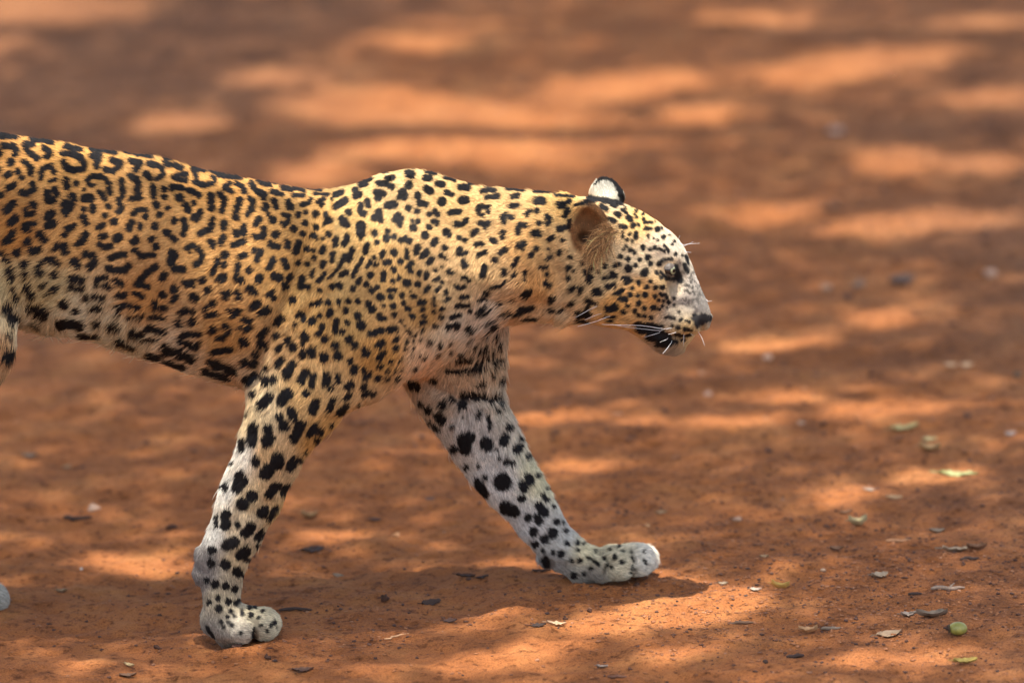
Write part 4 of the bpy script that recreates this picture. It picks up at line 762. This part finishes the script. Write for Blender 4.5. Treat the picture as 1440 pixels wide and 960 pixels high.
# ------------------------------------------------------------------ eyes, whiskers
def sphere(c, r, n=16, m=10, sq=(1, 1, 1)):
    V = [c + np.array([0, 0, r * sq[2]])]; F = []
    for i in range(1, m):
        ph = math.pi * i / m
        for k in range(n):
            th = 2 * math.pi * k / n; V.append(c + r * np.array([math.sin(ph) * math.cos(th) * sq[0], math.sin(ph) * math.sin(th) * sq[1], math.cos(ph) * sq[2]]))
    V.append(c - np.array([0, 0, r * sq[2]]))
    for k in range(n): F.append((0, 1 + k, 1 + (k + 1) % n))
    for i in range(m - 2):
        for k in range(n): F.append((1 + i * n + k, 1 + (i + 1) * n + k, 1 + (i + 1) * n + (k + 1) % n, 1 + i * n + (k + 1) % n))
    e = len(V) - 1
    for k in range(n): F.append((e, 1 + (m - 2) * n + (k + 1) % n, 1 + (m - 2) * n + k))
    return np.array(V), F
def cap(c, ax, r, ang, n=18, m=5, lift=1.0):
    """round cap of a ball of radius r about axis ax"""
    ax = np.asarray(ax, float); ax /= np.linalg.norm(ax); e1 = np.cross(ax, [0, 0, 1.0]); e1 /= np.linalg.norm(e1); e2 = np.cross(ax, e1)
    V = [c + ax * r * lift]; F = []
    for i in range(1, m + 1):
        a_ = ang * i / m
        for k in range(n):
            th = 2 * math.pi * k / n; V.append(c + r * lift * (math.cos(a_) * ax + math.sin(a_) * (math.cos(th) * e1 + math.sin(th) * e2)))
    for k in range(n): F.append((0, 1 + k, 1 + (k + 1) % n))
    for i in range(m - 1):
        for k in range(n): F.append((1 + i * n + k, 1 + (i + 1) * n + k, 1 + (i + 1) * n + (k + 1) % n, 1 + i * n + (k + 1) % n))
    return np.array(V), F
MW_ = simple_mat('eye white', (0.022, 0.017, 0.013), 0.12, 0.1, 40, 0, 0.5)
MI = simple_mat('iris', (0.26, 0.25, 0.13), 0.08, 0.3, 500, 0, 0.6)
MP = simple_mat('pupil', (0.006, 0.006, 0.006), 0.05, 0.1, 40, 0, 0.7)
MLID = simple_mat('eyelid skin', (0.085, 0.066, 0.050), 0.5, 0.3, 300, 0.2)
for s in (-1, 1):
    c = Q(940, 379, s * .0455) - LP
    V, F = sphere(c, .0098); eye = poly_obj('eye', V, F, MW_, leopard)
    axd = np.array([0.72, s * 0.68, 0.02])
    V, F = cap(c, axd, .0098, 0.55, lift=1.02); ir = poly_obj('iris', V, F, MI, eye)
    V, F = cap(c, axd, .0098, 0.26, lift=1.035); poly_obj('pupil', V, F, MP, ir)
    V, F = cap(c, (-.10, s * .38, .92), .0098, 0.92, lift=1.07); poly_obj('eyelid', V, F, MLID, eye)
    V, F = cap(c, (-.25, s * .40, -.88), .0098, 0.80, lift=1.06); poly_obj('eyelid', V, F, MLID, eye)
MWH = simple_mat('whisker', (0.75, 0.72, 0.66), 0.4, 0.05, 50, 0, 0.5)
WH = [([945,452,905,433,862,423,832,434,808,447],-.048,-.085),([943,456,900,442,850,440,822,450],-.048,-.08),([936,459,890,445,868,441,838,452,812,459],-.05,-.09),([940,464,905,458,872,457,846,456],-.048,-.09),
 ([938,466,900,462,868,458],-.048,-.07),([931,453,890,432,868,431],-.05,-.07),([946,461,930,463],-.046,-.055),([940,476,928,481],-.042,-.055),([946,479,938,490,932,497],-.04,-.055),([930,467,906,474],-.046,-.06),
 ([981,465,987,475,991,486],-.02,-.03),([952,467,940,470],-.045,-.052),([994,424,1001,423],-.01,-.012),([950,347,956,331],-.02,-.03),([957,345,970,343,984,342],-.02,-.025),([953,350,975,340],-.02,-.03),([963,354,972,355],-.02,-.02),
 ([962,464,961,487],-.035,-.04),([968,466,975,472],-.03,-.03)]
for pl, y0, y1 in WH:
    p2 = np.array(pl, float).reshape(-1, 2); n = len(p2)
    tt = np.linspace(0, n - 1, 9); uu = spline(tt, np.arange(n), p2[:, 0]) if n > 2 else np.interp(tt, [0, 1], p2[:, 0]); vv2 = spline(tt, np.arange(n), p2[:, 1]) if n > 2 else np.interp(tt, [0, 1], p2[:, 1])
    path = [Q(a_, b_, y0 + (y1 - y0) * t_ / (n - 1)) - LP for a_, b_, t_ in zip(uu, vv2, tt)]
    path[0] = path[0] + np.array([0, .012, 0])
    big = 0.00044 if n > 3 else 0.00032
    V, F = tube(path, np.linspace(big, 0.00014, 9), 6); poly_obj('whisker', V, F, MWH, leopard)

# ------------------------------------------------------------------ litter on the track
def frame(u, v):
    p = on_ground(u, v); return p
def leaf_obj(u, v, Lpx, ang, colr, curl, wide, label, cat='leaf', group='fallen leaves on the track', name='fallen_leaf', rough=0.7, lift=0.0):
    p = frame(u, v); L = Lpx * PXM; th = math.radians(ang); r = np.random.default_rng(int(u * 7 + v))
    if colr[0] < 0.12: curl *= 0.35; wide *= 1.2
    n, m = 11, 5; V = []; F = []
    for i in range(n):
        t_ = i / (n - 1); wd = L * wide * math.sin(math.pi * min(1, t_ * 0.96 + 0.03)) ** 0.75
        jag = 1 + 0.16 * r.normal()
        for j in range(m):
            s_ = (j / (m - 1) - .5) * 2
            x = (t_ - .5) * L; y = s_ * wd * .5 * jag
            z = curl * L * (abs(s_) ** 1.5 * 0.28 + (2 * t_ - 1) ** 2 * 0.28) + 0.02 * L * r.normal() - (0.012 * L if j == 2 else 0)
            V.append((x, y, z))
    V = np.array(V)
    for i in range(n - 1):
        for j in range(m - 1): F.append((i * m + j, (i + 1) * m + j, (i + 1) * m + j + 1, i * m + j + 1))
    k = len(V); V = np.concatenate([V, V - [0, 0, 0.0008]]); F += [tuple(reversed([a_ + k for a_ in f])) for f in F]
    root_ = empty(name, p + np.array([0, 0, 0.002 + lift])); root_.rotation_euler = (r.uniform(-.2, .2) + 0.22, r.uniform(-.12, .12), th)
    tag(root_, label, cat, group)
    mt = simple_mat('leaf', colr, rough, 0.3, 130, 0.35)
    poly_obj('blade', V, F, mt, root_)
    sv, sf = tube([np.array([-L * .5, 0, curl * L * .28]), np.array([-L * .62, L * .02, curl * L * .30]), np.array([-L * .72, L * .05, curl * L * .25])], [L * .022, L * .018, L * .02], 6)
    poly_obj('stalk', sv, sf, simple_mat('leaf stalk', tuple(np.array(colr) * .7), .8, .2, 80, 0), root_)
    return root_
def twig_obj(u, v, Lpx, ang, colr, thick, label, group='twigs on the track', fork=False):
    p = frame(u, v); L = Lpx * PXM; th = math.radians(ang); r = np.random.default_rng(int(u * 3 + v))
    n = 7; ts = np.linspace(-.5, .5, n)
    path = np.stack([ts * L, 0.05 * L * r.normal(size=n), 0.02 * L * np.abs(r.normal(size=n)) + thick], -1)
    rad_ = thick * np.array([.7, 1, 1.15, .95, 1.1, .8, .45])
    V, F = tube(path, rad_, 8)
    o = empty('twig', p + np.array([0, 0, -thick * .15])); o.rotation_euler = (0, 0, th); tag(o, label, 'twig', group)
    mt = simple_mat('twig bark', colr, .85, .35, 140, .5)
    poly_obj('stem', V, F, mt, o)
    if fork:
        V, F = tube([path[3], path[3] + [L * .12, L * .16, .002], path[3] + [L * .22, L * .26, .004]], [thick * .7, thick * .55, thick * .3], 7); poly_obj('side_shoot', V, F, mt, o)
    return o
def rock(seed, r3, rough=0.25, n=14, m=9):
    V, F = sphere(np.zeros(3), 1.0, n, m); r = np.random.default_rng(seed)
    for _ in range(7):   # facets
        d = r.normal(size=3); d /= np.linalg.norm(d); h_ = V @ d; lim = r.uniform(.55, .85); V = V - np.clip(h_ - lim, 0, None)[:, None] * d
    V = V * (1 + rough * noise2(V[:, 0] * 2.3 + seed, V[:, 1] * 2.3 + V[:, 2] * 1.7, seed % 97))[:, None]
    return V * np.asarray(r3), F
def stone_obj(u, v, Lpx, hpx, colr, label, name='pebble', cat='pebble', group='pebbles on the track', rough=0.25):
    p = frame(u, v); L = Lpx * PXM / 2; H = hpx * PXM / 2
    V, F = rock(int(u + v * 3), (L, L * .75, H), rough)
    me_o = poly_obj(name, V, F, simple_mat(name, colr, .9, .3, 160, .5), None)
    me_o.location = p + np.array([0, 0, H * .55]); tag(me_o, label, cat, group); return me_o
TAN = (0.32, 0.20, 0.10); BEI = (0.34, 0.25, 0.155); GRY = (0.20, 0.145, 0.095); DRK = (0.055, 0.032, 0.022); BRN = (0.20, 0.10, 0.05); YEL = (0.52, 0.34, 0.09); GRN = (0.29, 0.29, 0.12); PALE = (0.34, 0.26, 0.19)
leaf_obj(1347,670,60,8,GRN,.15,.16,'long narrow green leaf blade lying in a sun patch at the right')
leaf_obj(1097,831,26,-6,YEL,.9,.30,'small bright yellow curled leaf right of the leaping paw shadow tip'.replace('leaping paw','forepaw'))
leaf_obj(1207,737,27,4,(0.42,0.34,0.17),1.1,.45,'curled olive tan leaf humped over its own dark shadow on the brown verge')
leaf_obj(1236,816,27,28,BEI,.5,.48,'oval beige dry leaf tilted up on a dark stalk in the middle of the verge')
leaf_obj(1318,741,23,10,GRY,.4,.35,'small flat grey leaf right of the curled olive tan leaf')
leaf_obj(1348,776,48,10,BEI,.3,.20,'long narrow beige dry leaf overlapped by a brown one')
leaf_obj(1373,777,30,6,BRN,.6,.25,'brown dry leaf resting against the long beige leaf')
leaf_obj(1277,869,25,24,PALE,.5,.36,'whitish leaf with an upturned tip left of the green fruit')
leaf_obj(1311,872,44,-4,GRY,.5,.22,'long grey curved dry leaf just above the green fruit')
leaf_obj(1137,891,27,-10,(0.45,0.25,0.11),.7,.50,'crumpled orange tan leaf alone near the lower right')
leaf_obj(1250,894,36,14,(0.28,0.19,0.11),.3,.42,'broad torn beige leaf flat on the dirt left of the green fruit')
leaf_obj(1357,935,34,12,(0.42,0.30,0.07),.4,.30,'blurred yellow brown leaf near the bottom right below the green fruit')
leaf_obj(1176,777,20,12,BRN,.6,.42,'small brown leaf with a dark underside left of the oval beige leaf')
leaf_obj(1190,721,18,10,(0.30,0.17,0.09),.6,.40,'small brown leaf just above the curled olive tan leaf')
leaf_obj(1222,691,17,6,PALE,.3,.36,'small bluish white leaf at the edge of a sun patch')
leaf_obj(1257,699,25,4,TAN,.3,.35,'tan leaf lying right of the bluish white leaf')
leaf_obj(1063,835,17,-4,PALE,.3,.45,'thin pale leaf left of the small bright yellow leaf')
leaf_obj(1017,825,14,-6,BEI,.4,.35,'tiny pale leaf by the tip of the leopard shadow')
leaf_obj(1075,791,13,0,TAN,.4,.50,'tiny tan leaf above the small bright yellow leaf')
leaf_obj(1272,603,44,16,(0.42,0.34,0.14),.3,.28,'yellow green leaf out of focus below the long sun patch')
leaf_obj(1308,620,23,4,(0.38,0.30,0.14),.3,.35,'small yellowish leaf between the yellow green leaf and the curled tan one')
leaf_obj(1307,634,32,-4,(0.45,0.28,0.12),.8,.40,'curled tan brown leaf below the small yellowish leaf')
leaf_obj(1337,518,20,0,(0.50,0.32,0.18),.5,.50,'left one of two tan leaves side by side far back at the right')
leaf_obj(1360,518,20,0,(0.50,0.32,0.18),.5,.50,'right one of two tan leaves side by side far back at the right')
leaf_obj(43,641,25,-6,GRY,.3,.45,'greyish out of focus leaf at the far left behind the leopard')
leaf_obj(94,660,14,0,TAN,.5,.50,'small tan leaf behind the leopard right of the greyish one')
leaf_obj(87,828,17,-14,TAN,.5,.35,'small tan leaf left of the near forepaw under the sun patch')
leaf_obj(182,934,15,-22,(0.52,0.36,0.16),.5,.40,'small bright tan leaf near the bottom left')
leaf_obj(435,722,24,0,(0.36,0.22,0.10),.9,.55,'humped brown leaf behind the near foreleg with a dark hollow')
leaf_obj(440,773,34,6,DRK,.5,.40,'dark crumpled leaf right of the near foreleg at wrist height')
leaf_obj(476,806,16,-8,GRY,.4,.50,'small grey leaf between the two forelegs')
leaf_obj(426,949,30,2,(0.12,0.06,0.035),.3,.40,'dark brown leaf at the bottom edge below the near forepaw')
leaf_obj(180,949,24,2,(0.16,0.085,0.045),.3,.40,'brown leaf at the bottom edge under the small bright tan leaf')
leaf_obj(607,847,28,8,DRK,.6,.45,'dark crumpled leaf on the edge of the leopard shadow')
leaf_obj(633,879,20,4,(0.08,0.04,0.025),.4,.45,'dark leaf inside the leopard shadow below its edge')
leaf_obj(757,890,22,8,DRK,.5,.32,'dark leaf tip joined to a pale tan leaf below the far forepaw')
leaf_obj(782,888,28,4,(0.48,0.32,0.18),.3,.30,'pale tan leaf touching a dark leaf below the far forepaw')
leaf_obj(655,815,28,8,(0.07,0.035,0.022),.5,.30,'dark leaf on the bright strip behind the shadow edge, the left of a pair')
leaf_obj(678,817,20,26,DRK,.6,.30,'dark leaf on the bright strip behind the shadow edge, the right of a pair')
leaf_obj(930,719,17,0,TAN,.4,.40,'tan leaf on the dirt beyond the far forepaw')
leaf_obj(527,727,19,6,(0.10,0.05,0.03),.4,.40,'dark brown leaf seen between the forelegs on the left')
leaf_obj(605,702,18,4,(0.11,0.055,0.035),.4,.40,'dark brown leaf seen between the forelegs near the far one')
leaf_obj(847,938,16,-6,PALE,.4,.40,'small pale leaf near the bottom edge below the leopard')
twig_obj(1168,888,28,10,GRY,.0022,'short grey twig right of the crumpled orange tan leaf')
twig_obj(1333,834,48,6,(0.26,0.18,0.12),.0026,'forked grey brown twig with a pale knot at the right',fork=True)
twig_obj(1042,879,36,12,(0.16,0.09,0.05),.0020,'thin brown twig left of the crumpled orange tan leaf')
twig_obj(1118,924,26,20,DRK,.0026,'dark stubby twig below the crumpled orange tan leaf')
twig_obj(1266,757,42,14,(0.30,0.15,0.07),.0022,'reddish brown twig below the curled olive tan leaf')
twig_obj(1287,840,20,2,DRK,.0020,'short dark twig left of the forked twig')
twig_obj(1363,790,28,14,DRK,.0024,'dark twig below the long narrow beige leaf')
twig_obj(109,729,42,0,DRK,.0030,'dark twig lying by the whitish stone at the left')
twig_obj(416,859,46,-2,DRK,.0022,'thin dark twig pointing away from the toes of the near forepaw')
twig_obj(558,897,44,42,(0.48,0.27,0.13),.0012,'straight straw coloured stem lying in the leopard shadow')
twig_obj(868,955,26,2,(0.15,0.07,0.04),.0018,'brown twig at the bottom edge of the track')
twig_obj(762,803,26,8,DRK,.0020,'dark twig left of the far forepaw heel')
stone_obj(131,714,21,14,(0.38,0.25,0.17),'whitish angular stone at the left with a dark twig beside it')
stone_obj(114,797,6,5,(0.57,0.45,0.34),'tiny white pebble in the sun patch left of the near foreleg')
stone_obj(1037,733,15,8,(0.34,0.21,0.13),'flat pale pebble on the dirt right of the far forepaw')
stone_obj(1157,806,10,6,(0.38,0.25,0.15),'small whitish pebble left of the oval beige leaf')
stone_obj(1077,935,9,7,DRK,'small dark pebble near the bottom edge at the right')
stone_obj(558,750,13,9,(0.43,0.22,0.10),'tan pebble in the gap between the forelegs')
stone_obj(910,735,8,6,(0.40,0.22,0.10),'small tan pebble above the toes of the far forepaw')
stone_obj(1127,592,13,7,(0.47,0.31,0.20),'pale pebble at the end of a thin sun streak')
stone_obj(1270,395,44,17,(0.12,0.08,0.06),'large dark grey stone out of focus at the right')
stone_obj(1207,402,26,15,(0.19,0.12,0.08),'middle sized brown grey stone left of the large dark one')
stone_obj(1163,402,20,14,(0.34,0.21,0.13),'pale stone, leftmost of the three out of focus stones at the right')
stone_obj(1080,503,17,12,(0.49,0.31,0.20),'pale round stone right of the leopard chin, out of focus')
stone_obj(995,550,14,9,(0.46,0.28,0.18),'pale pebble below the leopard muzzle, out of focus')
stone_obj(1420,613,19,9,(0.25,0.18,0.14),'grey flat stone near the right edge')
stone_obj(1430,531,16,12,(0.11,0.07,0.04),'dark stone at the right edge above the grey flat one')
stone_obj(1393,385,22,16,(0.40,0.26,0.18),'pale out of focus stone near the right edge')
stone_obj(1177,193,30,15,(0.44,0.30,0.22),'pale grey stone far back, strongly blurred')
def clod(u, v, a_, b_, lab, c_=(0.075, 0.035, 0.02)): stone_obj(u, v, a_, b_, c_, lab, 'clod', 'dirt clod', 'clods of dirt on the track', .5)
clod(240,740,20,9,'dark flat dirt clod behind the near foreleg'); clod(543,843,13,13,'upright dark dirt clod on the bright strip by the shadow edge')
clod(221,909,9,8,'small dark dirt clod below left of the near forepaw'); clod(375,932,11,9,'dark dirt clod below the toes of the near forepaw')
clod(335,915,15,6,'flat dark dirt clod right under the near forepaw'); clod(829,867,7,7,'small dark dirt clod below the far forepaw')
clod(895,822,10,5,'tiny dark dirt clod under the toes of the far forepaw'); clod(868,713,9,6,'left one of two dark dirt clods beyond the far forepaw')
clod(881,712,9,6,'right one of two dark dirt clods beyond the far forepaw'); clod(795,875,8,5,'tiny dark dirt clod above the pale tan leaf')
clod(672,739,7,5,'tiny dark dirt clod left of the far foreleg'); clod(1172,295,36,14,'wide dark dirt clod far back, strongly blurred', (0.10,0.055,0.035))
# the green fruit
p = frame(1347, 896); fr_ = empty('green_fruit', p); tag(fr_, 'small round green fruit lying on the dirt at the lower right', 'fruit')
FRM = NT('fruit skin'); tc = FRM.new('ShaderNodeTexCoord').outputs['Object']; f = FRM.noise(tc, 90, 4)
FRM.link(FRM.ramp(f, [(0.35, (0.17, 0.165, 0.03)), (0.65, (0.32, 0.29, 0.06)), (0.8, (0.25, 0.16, 0.05))]), FRM.b.inputs['Base Color']); FRM.b.inputs['Roughness'].default_value = 0.45
V, F = sphere(np.array([0, 0, .0092]), .0113, 20, 12, (1.08, 1, .76)); poly_obj('skin', V, F, FRM.m, fr_)
V, F = tube([np.array([-.0125, -.003, .0095]), np.array([-.016, -.004, .011]), np.array([-.019, -.003, .011])], [.0026, .0014, .0010], 7); poly_obj('stem', V, F, simple_mat('fruit stem', DRK), fr_)
V, F = cap(np.array([-.001, 0, .0092]), (-1, -.25, .05), .0118, .5, 12, 3, 1.06); poly_obj('calyx', V, F, simple_mat('calyx', (0.09, 0.06, 0.03)), fr_)

# countless crumbs of dirt and grit, denser towards the verge on the right
r = np.random.default_rng(99)
lib = [rock(300 + k, (1, .8, .55), .5, 6, 4) for k in range(6)]
def scatter(n, xr, yr, s0, s1, bias):
    x = r.uniform(*xr, n); y = r.uniform(*yr, n)
    k = r.random(n) < np.clip(0.45 + bias * x + 0.6 * fbm2(x * 3, y * 3, 2, 55), 0.05, 1)
    x, y = x[k], y[k]; s = s0 * (s1 / s0) ** (r.random(len(x)) ** 2.6)
    return x, y, s
X1 = [scatter(60000, (-.8, .8), (-.42, .75), .0007, .0042, .55), scatter(12000, (-1.0, 1.0), (.75, 3.6), .002, .009, .4)]
x = np.concatenate([a_[0] for a_ in X1]); y = np.concatenate([a_[1] for a_ in X1]); s = np.concatenate([a_[2] for a_ in X1])
z = gz(x, y)
allV = []; allF = []; off = 0
which = r.integers(0, 6, len(x))
for k in range(6):
    I = np.nonzero(which == k)[0]; LV = lib[k][0]
    LF = np.array([(f_[0], f_[1], f_[2], f_[2] if len(f_) == 3 else f_[3]) for f_ in lib[k][1]])
    th = r.random(len(I)) * 6.28; c_, s_ = np.cos(th), np.sin(th)
    sc = s[I]; fl2 = r.uniform(.5, 1.0, len(I))
    px = (LV[None, :, 0] * c_[:, None] - LV[None, :, 1] * s_[:, None]) * sc[:, None] + x[I][:, None]
    py = (LV[None, :, 0] * s_[:, None] + LV[None, :, 1] * c_[:, None]) * sc[:, None] + y[I][:, None]
    pz = LV[None, :, 2] * (sc * fl2)[:, None] + (z[I] + sc * .2)[:, None]
    allV.append(np.stack([px, py, pz], -1).reshape(-1, 3))
    base_i = off + np.arange(len(I))[:, None, None] * len(LV)
    allF.append((LF[None] + base_i).reshape(-1, 4)); off += len(I) * len(LV)
GVv = np.concatenate(allV); GFf = np.concatenate(allF)
tri = GFf[:, 2] == GFf[:, 3]
me = bpy.data.meshes.new('dirt_crumbs')
lp = np.concatenate([GFf[~tri].ravel(), GFf[tri][:, :3].ravel()]).astype(np.int32)
st = np.concatenate([np.arange((~tri).sum()) * 4, (~tri).sum() * 4 + np.arange(tri.sum()) * 3]).astype(np.int32)
me.vertices.add(len(GVv)); me.vertices.foreach_set('co', GVv.astype(np.float32).ravel())
me.loops.add(len(lp)); me.loops.foreach_set('vertex_index', lp); me.polygons.add(len(st)); me.polygons.foreach_set('loop_start', st)
me.update(calc_edges=True); me.validate()
MG = NT('dirt crumb'); rnd = MG.new('ShaderNodeNewGeometry').outputs['Random Per Island']
MG.link(MG.ramp(rnd, [(0.0, (0.045, 0.022, 0.014)), (0.18, (0.10, 0.042, 0.022)), (0.45, (0.22, 0.083, 0.030)), (0.97, (0.34, 0.135, 0.048)), (1.0, (0.38, 0.19, 0.10))]), MG.b.inputs['Base Color']); MG.b.inputs['Roughness'].default_value = 0.95
me.materials.append(MG.m)
crumbs = bpy.data.objects.new('dirt_crumbs', me); col.objects.link(crumbs)
tag(crumbs, 'loose crumbs of dirt and grit strewn over the track', 'grit', kind='stuff')
